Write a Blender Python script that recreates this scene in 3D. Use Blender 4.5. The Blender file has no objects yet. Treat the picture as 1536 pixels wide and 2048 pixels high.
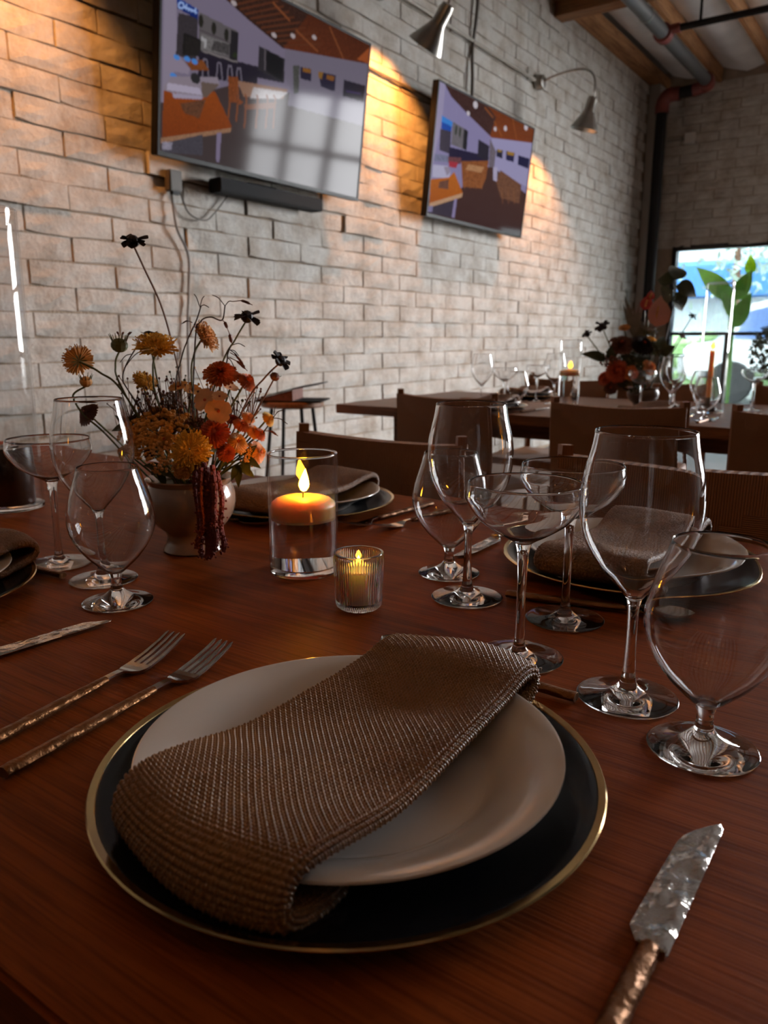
import bpy, bmesh, math, random
import numpy as np
from mathutils import Vector, Matrix, Euler, noise
R = math.radians
random.seed(7)
sc = bpy.context.scene
col = sc.collection

# ------------------------------------------------------------------ camera
CAM_Z, TAB_Z = 1.044, 0.75
F_PX, PITCH, YAW = 1550.0, R(12.7), R(35.0)
cd = bpy.data.cameras.new('camera'); cam = bpy.data.objects.new('camera', cd); col.objects.link(cam)
cam.location = (0, 0, CAM_Z); cam.rotation_euler = (R(90) - PITCH, 0, YAW)
cd.sensor_fit = 'VERTICAL'; cd.sensor_height = 36.0; cd.lens = F_PX / 2048 * 36.0
cd.clip_start = 0.02; cd.clip_end = 200
cd.dof.use_dof = True; cd.dof.focus_distance = 0.72; cd.dof.aperture_fstop = 9.5
sc.camera = cam
# ------------------------------------------------------------------ sky, daylight, exposure
w = bpy.data.worlds.new('sky'); sc.world = w; w.use_nodes = True
bg = w.node_tree.nodes['Background']; bg.inputs[0].default_value = (0.95, 0.97, 1.0, 1); bg.inputs[1].default_value = 60.0
def portal(name, loc, rot, sx, sy):
    l = bpy.data.lights.new(name, 'AREA'); l.shape = 'RECTANGLE'; l.size = sx; l.size_y = sy
    l.cycles.is_portal = True
    o = bpy.data.objects.new(name, l); col.objects.link(o); o.location = loc; o.rotation_euler = rot
portal('daylight_garage_doors', (2.5, 9.98, 1.65), (R(-90), 0, 0), 3.5, 3.2)
portal('daylight_shop_window', (-1.65, 9.98, 1.1), (R(-90), 0, 0), 2.1, 2.0)
sc.view_settings.view_transform = 'Standard'; sc.view_settings.look = 'None'
sc.view_settings.exposure = 0.0; sc.view_settings.gamma = 1.0; sc.view_settings.use_curve_mapping = False
cy = sc.cycles
cy.use_denoising = True; cy.use_adaptive_sampling = True; cy.adaptive_threshold = 0.035; cy.max_bounces = 12; cy.transmission_bounces = 12; cy.transparent_max_bounces = 16
cy.diffuse_bounces = 4; cy.glossy_bounces = 5; cy.sample_clamp_indirect = 6.0; cy.blur_glossy = 0.6
cy.caustics_reflective = False; cy.caustics_refractive = True

# ------------------------------------------------------------------ photo helpers (pixel -> point in the room)
FH = Vector((-math.sin(YAW), math.cos(YAW), 0)); RT = Vector((math.cos(YAW), math.sin(YAW), 0))
FW = FH * math.cos(PITCH) + Vector((0, 0, -math.sin(PITCH))); UP = RT.cross(FW)
C0 = Vector((0, 0, CAM_Z))
def ray(x, y): return FW * F_PX + RT * (x - 768) - UP * (y - 1024)
def at_depth(x, y, centre, d):
    r_ = ray(x, y); return C0 + r_ * (((Vector(centre) - C0).dot(FH) + d) / r_.dot(FH))
def at_y(x, y, Y): r_ = ray(x, y); return C0 + r_ * (Y / r_.y)
def at_z(x, y, Z): r_ = ray(x, y); return C0 + r_ * ((Z - CAM_Z) / r_.z)

# ------------------------------------------------------------------ materials
def nt(name):
    m = bpy.data.materials.new(name); m.use_nodes = True
    t = m.node_tree; return m, t, t.nodes['Principled BSDF']
def P(b, **k):
    n = {'col': 'Base Color', 'rough': 'Roughness', 'metal': 'Metallic', 'spec': 'Specular IOR Level', 'trans': 'Transmission Weight', 'ior': 'IOR',
         'sss': 'Subsurface Weight', 'coat': 'Coat Weight', 'coatr': 'Coat Roughness', 'sheen': 'Sheen Weight', 'ecol': 'Emission Color', 'est': 'Emission Strength', 'alpha': 'Alpha'}
    for a, v in k.items():
        if a in ('col', 'ecol'): v = (*v, 1) if len(v) == 3 else v
        b.inputs[n[a]].default_value = v
def simple(name, c, rough=0.5, var=0.0, vscale=20, bump=0.0, bscale=60, **k):
    m, t, b = nt(name); P(b, col=c, rough=rough, **k)
    L = t.links.new
    if var or bump: tc = t.nodes.new('ShaderNodeTexCoord')
    if var:
        n = t.nodes.new('ShaderNodeTexNoise'); n.inputs['Scale'].default_value = vscale; n.inputs['Detail'].default_value = 5
        r_ = t.nodes.new('ShaderNodeValToRGB'); L(tc.outputs['Object'], n.inputs['Vector']); L(n.outputs['Fac'], r_.inputs['Fac'])
        e = r_.color_ramp.elements; e[0].position = 0.3; e[1].position = 0.7
        e[0].color = (*[max(0, v * (1 - var)) for v in c], 1); e[1].color = (*[min(1, v * (1 + var)) for v in c], 1)
        L(r_.outputs['Color'], b.inputs['Base Color'])
    if bump:
        n2 = t.nodes.new('ShaderNodeTexNoise'); n2.inputs['Scale'].default_value = bscale; n2.inputs['Detail'].default_value = 6
        bp = t.nodes.new('ShaderNodeBump'); bp.inputs['Strength'].default_value = bump; bp.inputs['Distance'].default_value = 0.02
        L(tc.outputs['Object'], n2.inputs['Vector']); L(n2.outputs['Fac'], bp.inputs['Height']); L(bp.outputs['Normal'], b.inputs['Normal'])
    return m
def wood(name, c1, c2, stretch=(1.2, 22, 22), rough=0.42, bump=0.12, scale=3.0, coat=0.0, spec=0.4):
    m, t, b = nt(name); L = t.links.new; P(b, rough=rough, coat=coat, coatr=0.25, spec=spec)
    tc = t.nodes.new('ShaderNodeTexCoord'); mp = t.nodes.new('ShaderNodeMapping'); mp.inputs['Scale'].default_value = stretch
    n = t.nodes.new('ShaderNodeTexNoise'); n.inputs['Scale'].default_value = scale; n.inputs['Detail'].default_value = 8; n.inputs['Roughness'].default_value = 0.65; n.inputs['Distortion'].default_value = 0.6
    r_ = t.nodes.new('ShaderNodeValToRGB'); e = r_.color_ramp.elements; e[0].position = 0.36; e[0].color = (*c1, 1); e[1].position = 0.58; e[1].color = (*c2, 1)
    L(tc.outputs['Object'], mp.inputs['Vector']); L(mp.outputs['Vector'], n.inputs['Vector']); L(n.outputs['Fac'], r_.inputs['Fac'])
    mp2 = t.nodes.new('ShaderNodeMapping'); mp2.inputs['Scale'].default_value = tuple(v * (6 if v > 5 else 2.5) for v in stretch)
    n2 = t.nodes.new('ShaderNodeTexNoise'); n2.inputs['Scale'].default_value = scale; n2.inputs['Detail'].default_value = 4
    r2 = t.nodes.new('ShaderNodeValToRGB'); e = r2.color_ramp.elements; e[0].position = 0.40; e[0].color = (0.70, 0.66, 0.64, 1); e[1].position = 0.50; e[1].color = (1, 1, 1, 1)
    L(tc.outputs['Object'], mp2.inputs['Vector']); L(mp2.outputs['Vector'], n2.inputs['Vector']); L(n2.outputs['Fac'], r2.inputs['Fac'])
    mx = t.nodes.new('ShaderNodeMix'); mx.data_type = 'RGBA'; mx.blend_type = 'MULTIPLY'; mx.inputs['Factor'].default_value = 0.8
    L(r_.outputs['Color'], mx.inputs['A']); L(r2.outputs['Color'], mx.inputs['B']); L(mx.outputs['Result'], b.inputs['Base Color'])
    bp = t.nodes.new('ShaderNodeBump'); bp.inputs['Strength'].default_value = bump; bp.inputs['Distance'].default_value = 0.004
    L(n2.outputs['Fac'], bp.inputs['Height']); L(bp.outputs['Normal'], b.inputs['Normal'])
    return m
def glassmat(name, c=(1, 1, 1), ior=1.5, rough=0.0):
    m, t, b = nt(name); t.nodes.remove(b)
    g = t.nodes.new('ShaderNodeBsdfGlass'); g.inputs['Color'].default_value = (*c, 1); g.inputs['IOR'].default_value = ior; g.inputs['Roughness'].default_value = rough
    t.links.new(g.outputs[0], t.nodes['Material Output'].inputs[0]); return m
def emis(name, c, s):
    m, t, b = nt(name); t.nodes.remove(b)
    e = t.nodes.new('ShaderNodeEmission'); e.inputs[0].default_value = (*c, 1); e.inputs[1].default_value = s
    t.links.new(e.outputs[0], t.nodes['Material Output'].inputs[0]); return m

M = {}
M['table'] = wood('oak_table', (0.17, 0.034, 0.0045), (0.25, 0.055, 0.008), coat=0.0, rough=0.48, spec=0.06)
M['table_far'] = wood('oak_table_far', (0.13, 0.05, 0.022), (0.21, 0.085, 0.038))
M['chair_wood'] = wood('chair_wood', (0.21, 0.08, 0.03), (0.28, 0.11, 0.04), stretch=(18, 18, 1.4))
M['beam'] = wood('timber', (0.20, 0.085, 0.03), (0.38, 0.18, 0.07), stretch=(14, 1.0, 14), rough=0.8)
M['beam_x'] = wood('timber_cross', (0.13, 0.055, 0.02), (0.25, 0.11, 0.04), stretch=(1.0, 14, 14), rough=0.8)
def brickmat():
    m, t, b = nt('painted_block'); L = t.links.new; P(b, rough=0.8)
    tc = t.nodes.new('ShaderNodeTexCoord'); oi = t.nodes.new('ShaderNodeObjectInfo'); geo = t.nodes.new('ShaderNodeNewGeometry')
    n = t.nodes.new('ShaderNodeTexNoise'); n.inputs['Scale'].default_value = 5; n.inputs['Detail'].default_value = 8; n.inputs['Roughness'].default_value = 0.65
    L(geo.outputs['Position'], n.inputs['Vector'])
    r_ = t.nodes.new('ShaderNodeValToRGB'); e = r_.color_ramp.elements
    e[0].position = 0.30; e[0].color = (0.35, 0.29, 0.23, 1); e[1].position = 0.58; e[1].color = (0.57, 0.55, 0.51, 1)
    L(n.outputs['Fac'], r_.inputs['Fac']); L(r_.outputs['Color'], b.inputs['Base Color'])
    n2 = t.nodes.new('ShaderNodeTexNoise'); n2.inputs['Scale'].default_value = 34; n2.inputs['Detail'].default_value = 8; n2.inputs['Roughness'].default_value = 0.7
    n3 = t.nodes.new('ShaderNodeTexNoise'); n3.inputs['Scale'].default_value = 9; n3.inputs['Detail'].default_value = 3
    L(geo.outputs['Position'], n2.inputs['Vector']); L(geo.outputs['Position'], n3.inputs['Vector'])
    ad = t.nodes.new('ShaderNodeMath'); ad.operation = 'ADD'; L(n2.outputs['Fac'], ad.inputs[0]); L(n3.outputs['Fac'], ad.inputs[1])
    bp = t.nodes.new('ShaderNodeBump'); bp.inputs['Strength'].default_value = 0.85; bp.inputs['Distance'].default_value = 0.009
    L(ad.outputs[0], bp.inputs['Height']); L(bp.outputs['Normal'], b.inputs['Normal']); return m
M['brick'] = brickmat()
M['mortar'] = simple('mortar', (0.34, 0.26, 0.19), 0.9, var=0.2, vscale=8, bump=0.5, bscale=80)
M['dark_wall'] = simple('dark_painted_wall', (0.07, 0.06, 0.052), 0.8, var=0.1, vscale=3)
M['plaster'] = simple('plaster', (0.35, 0.32, 0.29), 0.9, var=0.1, vscale=3)
M['concrete'] = simple('concrete_floor', (0.075, 0.06, 0.052), 0.5, var=0.25, vscale=4, bump=0.1)
M['glass'] = glassmat('clear_glass'); M['water'] = glassmat('water', ior=1.33)
M['steel'] = simple('polished_steel', (0.48, 0.46, 0.43), 0.16, metal=1.0)
M['steel_wavy'] = simple('hammered_steel', (0.60, 0.58, 0.55), 0.05, metal=1.0, bump=0.30, bscale=42)
M['bronze'] = simple('hammered_bronze', (0.20, 0.085, 0.03), 0.36, metal=0.8, var=0.15, vscale=50, bump=0.25, bscale=90)
M['porcelain'] = simple('white_porcelain', (0.66, 0.60, 0.55), 0.16, spec=0.5, coat=0.4, coatr=0.05)
M['charger'] = simple('black_charger', (0.006, 0.0065, 0.009), 0.22, spec=0.3)
M['gold'] = simple('gold_band', (0.75, 0.50, 0.22), 0.16, metal=1.0)
M['napkin'] = simple('woven_napkin', (0.24, 0.112, 0.036), 0.36, var=0.12, vscale=25, spec=0.4)
M['napkin_far'] = simple('woven_napkin_far', (0.20, 0.09, 0.036), 0.5, var=0.2, vscale=60, bump=0.5, bscale=320)
M['ceramic'] = simple('crackled_ceramic', (0.34, 0.225, 0.165), 0.2, var=0.12, vscale=25, coat=0.6, coatr=0.08)
M['wax'] = simple('peach_wax', (0.95, 0.58, 0.28), 0.45, sss=1.0)
M['wax'].node_tree.nodes['Principled BSDF'].inputs['Subsurface Radius'].default_value = (1.0, 0.60, 0.30)
M['wax'].node_tree.nodes['Principled BSDF'].inputs['Subsurface Scale'].default_value = 0.03
M['wax_white'] = simple('ivory_wax', (0.95, 0.70, 0.54), 0.45, sss=1.0)
M['wax_white'].node_tree.nodes['Principled BSDF'].inputs['Subsurface Radius'].default_value = (1.0, 0.5, 0.2)
M['wax_white'].node_tree.nodes['Principled BSDF'].inputs['Subsurface Scale'].default_value = 0.04
M['bowl_dark'] = simple('taupe_ceramic', (0.16, 0.115, 0.09), 0.4)
M['wax_rust'] = simple('rust_wax', (0.50, 0.13, 0.05), 0.45)
M['wick'] = simple('charred_wick', (0.02, 0.014, 0.01), 0.9)
M['flame'] = emis('flame', (1.0, 0.36, 0.014), 125.0)
M['flame_small'] = emis('flame_small', (1.0, 0.26, 0.015), 190.0)
M['flame_far'] = emis('flame_far', (1.0, 0.42, 0.02), 9.0)
M['black'] = simple('black_plastic', (0.006, 0.006, 0.006), 0.45, spec=0.15)
M['black_matte'] = simple('black_matte', (0.006, 0.006, 0.007), 0.7, spec=0.15)
M['cable'] = simple('cable_grey', (0.10, 0.085, 0.07), 0.6)
M['conduit'] = simple('painted_conduit', (0.30, 0.27, 0.23), 0.6)
M['galv'] = simple('galvanised_metal', (0.30, 0.285, 0.26), 0.30, metal=1.0, var=0.15, vscale=14)
M['lamp_white'] = simple('lamp_reflector', (0.75, 0.72, 0.66), 0.5)
M['pipe'] = simple('grey_pipe', (0.075, 0.072, 0.072), 0.45, metal=0.4)
M['pipe_dark'] = simple('dark_pipe', (0.011, 0.010, 0.010), 0.65, spec=0.2)
M['red'] = simple('red_coupling', (0.17, 0.03, 0.022), 0.5, var=0.2, vscale=30)
M['foil'] = simple('insulation_facing', (0.78, 0.78, 0.79), 0.45, var=0.12, vscale=3)
M['frame_dark'] = simple('dark_aluminium', (0.025, 0.024, 0.024), 0.4, metal=0.5)
M['amber'] = simple('dark_brown_holder', (0.03, 0.012, 0.006), 0.3)
M['stem'] = simple('green_stem', (0.10, 0.105, 0.03), 0.6, var=0.3, vscale=30)
M['stem_brown'] = simple('brown_stem', (0.16, 0.075, 0.04), 0.6, var=0.2, vscale=30)
M['twig'] = simple('dark_twig', (0.05, 0.03, 0.022), 0.7)
M['leaf'] = simple('dark_leaf', (0.045, 0.055, 0.02), 0.55, var=0.3, vscale=30)
M['leaf_grey'] = simple('dried_palm', (0.20, 0.19, 0.165), 0.7, var=0.2, vscale=30)
M['leaf_bright'] = simple('banana_leaf', (0.12, 0.30, 0.03), 0.4, var=0.25, vscale=4)
M['leaf_lime'] = simple('lime_leaf', (0.40, 0.75, 0.0), 0.4)
M['yellow'] = simple('yellow_petal', (0.86, 0.46, 0.06), 0.6, var=0.25, vscale=90)
M['ochre'] = simple('ochre_petal', (0.62, 0.27, 0.04), 0.7, var=0.3, vscale=90)
M['peach'] = simple('peach_petal', (0.84, 0.42, 0.20), 0.6, var=0.2, vscale=60)
M['tan'] = simple('tan_petal', (0.70, 0.34, 0.10), 0.65, var=0.25, vscale=90)
M['orange'] = simple('burnt_orange_petal', (0.66, 0.16, 0.035), 0.6, var=0.3, vscale=80)
M['rust'] = simple('rust_petal', (0.46, 0.065, 0.022), 0.6, var=0.3, vscale=80)
M['maroon'] = simple('maroon_petal', (0.014, 0.004, 0.005), 0.6)
M['brown_petal'] = simple('brown_petal', (0.16, 0.05, 0.03), 0.6, var=0.3, vscale=60)
M['amaranth'] = simple('amaranth', (0.19, 0.028, 0.018), 0.8, var=0.3, vscale=120, bump=0.5, bscale=300)
M['pink'] = simple('pink_spathe', (0.70, 0.32, 0.28), 0.35)
M['redflower'] = simple('red_spathe', (0.42, 0.05, 0.05), 0.4)
M['asphalt'] = simple('pavement', (0.33, 0.33, 0.32), 0.9, var=0.15, vscale=1)
M['bwhite'] = simple('white_building', (0.72, 0.72, 0.70), 0.8)
M['awning'] = simple('blue_awning', (0.06, 0.20, 0.52), 0.7)
M['truck'] = simple('white_truck', (0.75, 0.76, 0.76), 0.3)
M['truck_glass'] = simple('truck_glass', (0.10, 0.17, 0.36), 0.1)
M['tyre'] = simple('tyre', (0.02, 0.02, 0.02), 0.8)
M['grass'] = simple('lawn', (0.36, 0.52, 0.24), 0.9, var=0.3, vscale=6)
M['cord'] = None
M['shopglass'] = simple('pale_shopfront', (0.70, 0.75, 0.74), 0.5)
def cordmat():
    m, t, b = nt('paper_cord'); L = t.links.new; P(b, col=(0.20, 0.082, 0.03), rough=0.6)
    uv = t.nodes.new('ShaderNodeUVMap'); sx = t.nodes.new('ShaderNodeTexWave'); sx.wave_type = 'BANDS'; sx.bands_direction = 'X'
    sx.inputs['Scale'].default_value = 30; sx.inputs['Distortion'].default_value = 0.25
    L(uv.outputs[0], sx.inputs['Vector'])
    r_ = t.nodes.new('ShaderNodeValToRGB'); e = r_.color_ramp.elements; e[0].color = (0.14, 0.050, 0.017, 1); e[1].color = (0.31, 0.125, 0.043, 1); e[1].position = 0.6
    L(sx.outputs['Fac'], r_.inputs['Fac']); L(r_.outputs['Color'], b.inputs['Base Color'])
    bp = t.nodes.new('ShaderNodeBump'); bp.inputs['Strength'].default_value = 0.8; bp.inputs['Distance'].default_value = 0.003
    L(sx.outputs['Fac'], bp.inputs['Height']); L(bp.outputs['Normal'], b.inputs['Normal']); return m
M['cord'] = cordmat()
def panemat():
    m, t, b = nt('tinted_pane'); t.nodes.remove(b)
    tr = t.nodes.new('ShaderNodeBsdfTransparent'); tr.inputs[0].default_value = (0.28, 0.31, 0.315, 1)
    gl = t.nodes.new('ShaderNodeBsdfGlossy'); gl.inputs['Roughness'].default_value = 0.02
    fr = t.nodes.new('ShaderNodeFresnel'); fr.inputs[0].default_value = 1.45; mx = t.nodes.new('ShaderNodeMixShader')
    L = t.links.new; L(fr.outputs[0], mx.inputs[0]); L(tr.outputs[0], mx.inputs[1]); L(gl.outputs[0], mx.inputs[2]); L(mx.outputs[0], t.nodes['Material Output'].inputs[0]); return m
M['pane'] = panemat()
def thinmat(name, glass_part=0.0):
    m, t, b = nt(name); t.nodes.remove(b); L = t.links.new
    tr = t.nodes.new('ShaderNodeBsdfTransparent'); tr.inputs[0].default_value = (0.985, 0.985, 0.985, 1)
    gl = t.nodes.new('ShaderNodeBsdfGlossy'); gl.inputs['Roughness'].default_value = 0.0
    lw = t.nodes.new('ShaderNodeLayerWeight'); lw.inputs[0].default_value = 0.5
    pw = t.nodes.new('ShaderNodeMath'); pw.operation = 'POWER'; pw.inputs[1].default_value = 4.5; L(lw.outputs['Facing'], pw.inputs[0])
    ma = t.nodes.new('ShaderNodeMath'); ma.operation = 'MULTIPLY_ADD'; ma.inputs[1].default_value = 0.90; ma.inputs[2].default_value = 0.045; L(pw.outputs[0], ma.inputs[0])
    mx = t.nodes.new('ShaderNodeMixShader'); L(ma.outputs[0], mx.inputs[0]); L(tr.outputs[0], mx.inputs[1]); L(gl.outputs[0], mx.inputs[2]); out = mx
    if glass_part:
        g = t.nodes.new('ShaderNodeBsdfGlass'); g.inputs['IOR'].default_value = 1.5; m2 = t.nodes.new('ShaderNodeMixShader'); m2.inputs[0].default_value = glass_part
        L(mx.outputs[0], m2.inputs[1]); L(g.outputs[0], m2.inputs[2]); out = m2
    L(out.outputs[0], t.nodes['Material Output'].inputs[0]); return m
M['thin_glass'] = thinmat('thin_glass'); M['pressed_glass'] = M['glass']

# ------------------------------------------------------------------ mesh helpers
def mesh(name, V, Fc, mat=None, parent=None, smooth=True, loc=None, rot=None):
    me = bpy.data.meshes.new(name); me.from_pydata([tuple(v) for v in V], [], [tuple(f) for f in Fc]); me.update()
    if smooth:
        me.polygons.foreach_set('use_smooth', [True] * len(me.polygons)); me.set_sharp_from_angle(angle=R(42))
    if mat is not None: me.materials.append(M[mat] if isinstance(mat, str) else mat)
    return link(name, me, parent, loc, rot)
def link(name, me, parent=None, loc=None, rot=None):
    o = bpy.data.objects.new(name, me); col.objects.link(o)
    if parent is not None: o.parent = parent
    if loc is not None: o.location = loc
    if rot is not None: o.rotation_euler = rot
    return o
def tag(o, label=None, cat=None, group=None, kind=None):
    if label: o['label'] = label
    if cat: o['category'] = cat
    if group: o['group'] = group
    if kind: o['kind'] = kind
    return o
def thing(name, label, cat, loc=(0, 0, 0), rz=0, group=None):
    o = bpy.data.objects.new(name, None); col.objects.link(o); o.location = loc; o.rotation_euler = (0, 0, rz)
    o.empty_display_size = 0.05
    return tag(o, label, cat, group)
def copy_tree(o, parent=None):
    c = o.copy(); col.objects.link(c); c.parent = parent
    for ch in list(o.children): copy_tree(ch, c)
    return c
def place(root, loc, rz, label, group=None):
    root.location = loc; root.rotation_euler = (0, 0, rz); root['label'] = label
    if group: root['group'] = group
    return root
class MB:
    def __init__(s): s.v = []; s.f = []
    def add(s, V, Fc):
        n = len(s.v); s.v += [tuple(v) for v in V]; s.f += [tuple(i + n for i in f) for f in Fc]; return s
    def box(s, x0, x1, y0, y1, z0, z1):
        V = [(x, y, z) for z in (z0, z1) for y in (y0, y1) for x in (x0, x1)]
        return s.add(V, [(0, 2, 3, 1), (4, 5, 7, 6), (0, 1, 5, 4), (2, 6, 7, 3), (0, 4, 6, 2), (1, 3, 7, 5)])
    def tube(s, pts, rad, n=8, cap=True): return s.add(*tube(pts, rad, n, cap))
    def lathe(s, prof, n=32, off=(0, 0, 0)):
        V, Fc = lathe(prof, n); return s.add([(a + off[0], b + off[1], c + off[2]) for a, b, c in V], Fc)
    def build(s, name, mat, parent=None, smooth=True, loc=None, rot=None, bevel=0):
        o = mesh(name, s.v, s.f, mat, parent, smooth, loc, rot)
        if bevel:
            b = bmesh.new(); b.from_mesh(o.data); bmesh.ops.bevel(b, geom=b.edges[:], offset=bevel, segments=2, affect='EDGES'); b.to_mesh(o.data); b.free()
        return o
def lathe(prof, n=48, twist=None):
    V = []; Fc = []; rings = []
    for r_, z in prof:
        if r_ < 1e-7: rings.append([len(V)]); V.append((0, 0, z))
        else:
            k = len(V); rings.append(list(range(k, k + n)))
            for i in range(n): a = 2 * math.pi * i / n; V.append((r_ * math.cos(a), r_ * math.sin(a), z))
    for A, B in zip(rings, rings[1:]):
        if len(A) == 1 and len(B) == 1: continue
        for i in range(n):
            j = (i + 1) % n
            if len(A) == 1: Fc.append((A[0], B[j], B[i]))
            elif len(B) == 1: Fc.append((A[i], A[j], B[0]))
            else: Fc.append((A[i], A[j], B[j], B[i]))
    return V, Fc
def tube(pts, rad, n=8, cap=True):
    pts = [Vector(p) for p in pts]; m = len(pts)
    if not hasattr(rad, '__len__'): rad = [rad] * m
    V = []; Fc = []; up = None
    for i, p in enumerate(pts):
        d = (pts[min(i + 1, m - 1)] - pts[max(i - 1, 0)]); d = d.normalized() if d.length > 1e-9 else Vector((0, 0, 1))
        if up is None:
            up = Vector((0, 0, 1)) if abs(d.z) < 0.9 else Vector((1, 0, 0))
        s = d.cross(up); s = s.normalized() if s.length > 1e-6 else d.orthogonal().normalized(); up = s.cross(d).normalized()
        for k in range(n): a = 2 * math.pi * k / n; V.append(p + (s * math.cos(a) + up * math.sin(a)) * rad[i])
    for i in range(m - 1):
        for k in range(n):
            j = (k + 1) % n; Fc.append((i * n + k, i * n + j, (i + 1) * n + j, (i + 1) * n + k))
    if cap: Fc.append(tuple(range(n - 1, -1, -1))); Fc.append(tuple(range((m - 1) * n, m * n)))
    return V, Fc
def curve(ctrl, n=16):
    P_ = [Vector(c) for c in ctrl]; P_ = [P_[0] * 2 - P_[1]] + P_ + [P_[-1] * 2 - P_[-2]]; out = []
    seg = len(P_) - 3
    for s in range(seg):
        a, b, c, d = P_[s:s + 4]
        for k in range(n):
            t = k / n; out.append(0.5 * ((2 * b) + (c - a) * t + (2 * a - 5 * b + 4 * c - d) * t * t + (3 * b - a - 3 * c + d) * t ** 3))
    out.append(P_[-2]); return out
def ball(c, r, n=8, m=6, sq=(1, 1, 1)):
    V = []; Fc = []
    c = Vector(c); V.append(c + Vector((0, 0, -r * sq[2])))
    for j in range(1, m):
        b = -math.pi / 2 + math.pi * j / m
        for i in range(n): a = 2 * math.pi * i / n; V.append(c + Vector((r * sq[0] * math.cos(b) * math.cos(a), r * sq[1] * math.cos(b) * math.sin(a), r * sq[2] * math.sin(b))))
    V.append(c + Vector((0, 0, r * sq[2])))
    for i in range(n):
        j = (i + 1) % n; Fc.append((0, 1 + j, 1 + i)); Fc.append((len(V) - 1, 1 + (m - 2) * n + i, 1 + (m - 2) * n + j))
    for q in range(m - 2):
        for i in range(n): j = (i + 1) % n; Fc.append((1 + q * n + i, 1 + q * n + j, 1 + (q + 1) * n + j, 1 + (q + 1) * n + i))
    return V, Fc
def struct(name, mb, mat, **k): return tag(mb.build(name, mat, smooth=False, **k), kind='structure')

# ------------------------------------------------------------------ the room
WX, WY, CEIL = -3.0, 9.75, 3.90
struct('floor', MB().box(-3.3, 5.8, -3.8, 10.0, -0.1, 0.0), 'concrete')
ceil_o = struct('ceiling', MB().box(-3.3, 5.8, -3.8, 10.0, CEIL + 0.06, CEIL + 0.16), 'plaster')
wall_l = struct('wall_left', MB().box(WX - 0.25, WX - 0.012, -3.8, 10.0, 0, CEIL + 0.1), 'mortar')
wb = MB()
WIN = (-2.70, -0.60, 0.12, 2.085); DOOR = (0.75, 4.25, 0.02, 3.25)
wb.box(-3.3, WIN[0], WY + 0.012, WY + 0.22, 0, CEIL + 0.1).box(WIN[0], WIN[1], WY + 0.012, WY + 0.22, WIN[3], CEIL + 0.1).box(WIN[0], WIN[1], WY + 0.012, WY + 0.22, 0, WIN[2])
wb.box(WIN[1], DOOR[0], WY + 0.012, WY + 0.22, 0, CEIL + 0.1).box(DOOR[0], DOOR[1], WY + 0.012, WY + 0.22, DOOR[3], CEIL + 0.1).box(DOOR[1], 5.8, WY + 0.012, WY + 0.22, 0, CEIL + 0.1)
wall_b = struct('wall_back', wb, 'mortar')
struct('wall_right', MB().box(5.55, 5.8, -3.8, 10.0, 0, CEIL + 0.1), 'dark_wall')
struct('wall_front', MB().box(-3.3, 5.8, -3.8, -3.55, 0, CEIL + 0.1), 'dark_wall')

# slump blocks: a handful of rough block meshes shared by all of them
def block_mesh(name, seed, L=0.4064, Hh=0.1016, joint=0.010):
    rnd = random.Random(seed); nx, nz = 6, 3; l, h = L - joint, Hh - joint * 0.8
    V = []; Fc = []
    for k in range(nz + 1):
        for i in range(nx + 1):
            u, v = i / nx, k / nz; edge = i in (0, nx) or k in (0, nz)
            d = rnd.uniform(-0.003, 0.003) if not edge else -0.0022 + rnd.uniform(-0.001, 0.001)
            sag = (0.004 * math.sin(u * math.pi * 2 + seed) + rnd.uniform(-0.0025, 0.0025)) if k == 0 else 0
            V.append((d + (rnd.uniform(-.001, .002) if k == 1 else 0), (u - 0.5) * l, (v - 0.5) * h + sag))
    W = nx + 1
    for k in range(nz):
        for i in range(nx): a = k * W + i; Fc.append((a, a + 1, a + W + 1, a + W))
    n = len(V); V += [(-0.05, -l / 2, -h / 2), (-0.05, l / 2, -h / 2), (-0.05, l / 2, h / 2), (-0.05, -l / 2, h / 2)]
    Fc += [tuple(range(nx, -1, -1)) + (n, n + 1), tuple(range(nz * W, nz * W + W)) + (n + 2, n + 3)]
    Fc += [tuple(k * W for k in range(nz + 1)) + (n + 3, n), tuple(k * W + nx for k in range(nz, -1, -1)) + (n + 1, n + 2)]
    me = bpy.data.meshes.new(name); me.from_pydata(V, [], Fc); me.update(); me.materials.append(M['brick'])
    b = bmesh.new(); b.from_mesh(me); bmesh.ops.recalc_face_normals(b, faces=b.faces); b.to_mesh(me); b.free()
    me.polygons.foreach_set('use_smooth', [False for p in me.polygons])
    return me
blocks = [block_mesh('brick', s) for s in range(7)]
def proj_px(p):
    v = Vector(p) - C0; z = v.dot(FW)
    return (768 + F_PX * v.dot(RT) / z, 1024 - F_PX * v.dot(UP) / z, z) if z > 0.2 else (-9e9, 0, 1)
CH, CL = 0.1016, 0.4064
cand = []; rnd = random.Random(3)
rows_l = range(-10, 28)
for k in rows_l:
    z = CAM_Z + (k + 0.5) * CH
    if z < 0.03 or z > 3.80: continue
    off = 0.0 if k % 2 else CL / 2
    for j in range(-8, 25):
        y0 = off + j * CL - 0.002
        yc = y0 + CL / 2
        if yc + CL / 2 > WY or yc < -3: continue
        d = rnd.gauss(0, 0.0022)
        if yc < 4.2 and z > 1.5: d += rnd.choice((0, 0, 0, 0.008, 0.016, -0.004))
        elif rnd.random() < 0.06: d += 0.006
        px = proj_px((WX, yc, z)); seen = -20 < px[0] < 1556 and -20 < px[1] < 900
        cand.append((seen, px[2], yc, z, d, rnd.randrange(7), rnd.random() < 0.5, rnd.gauss(0, 0.004)))
cand.sort(key=lambda c: (not c[0], c[1]))
fieldm = MB()
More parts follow.
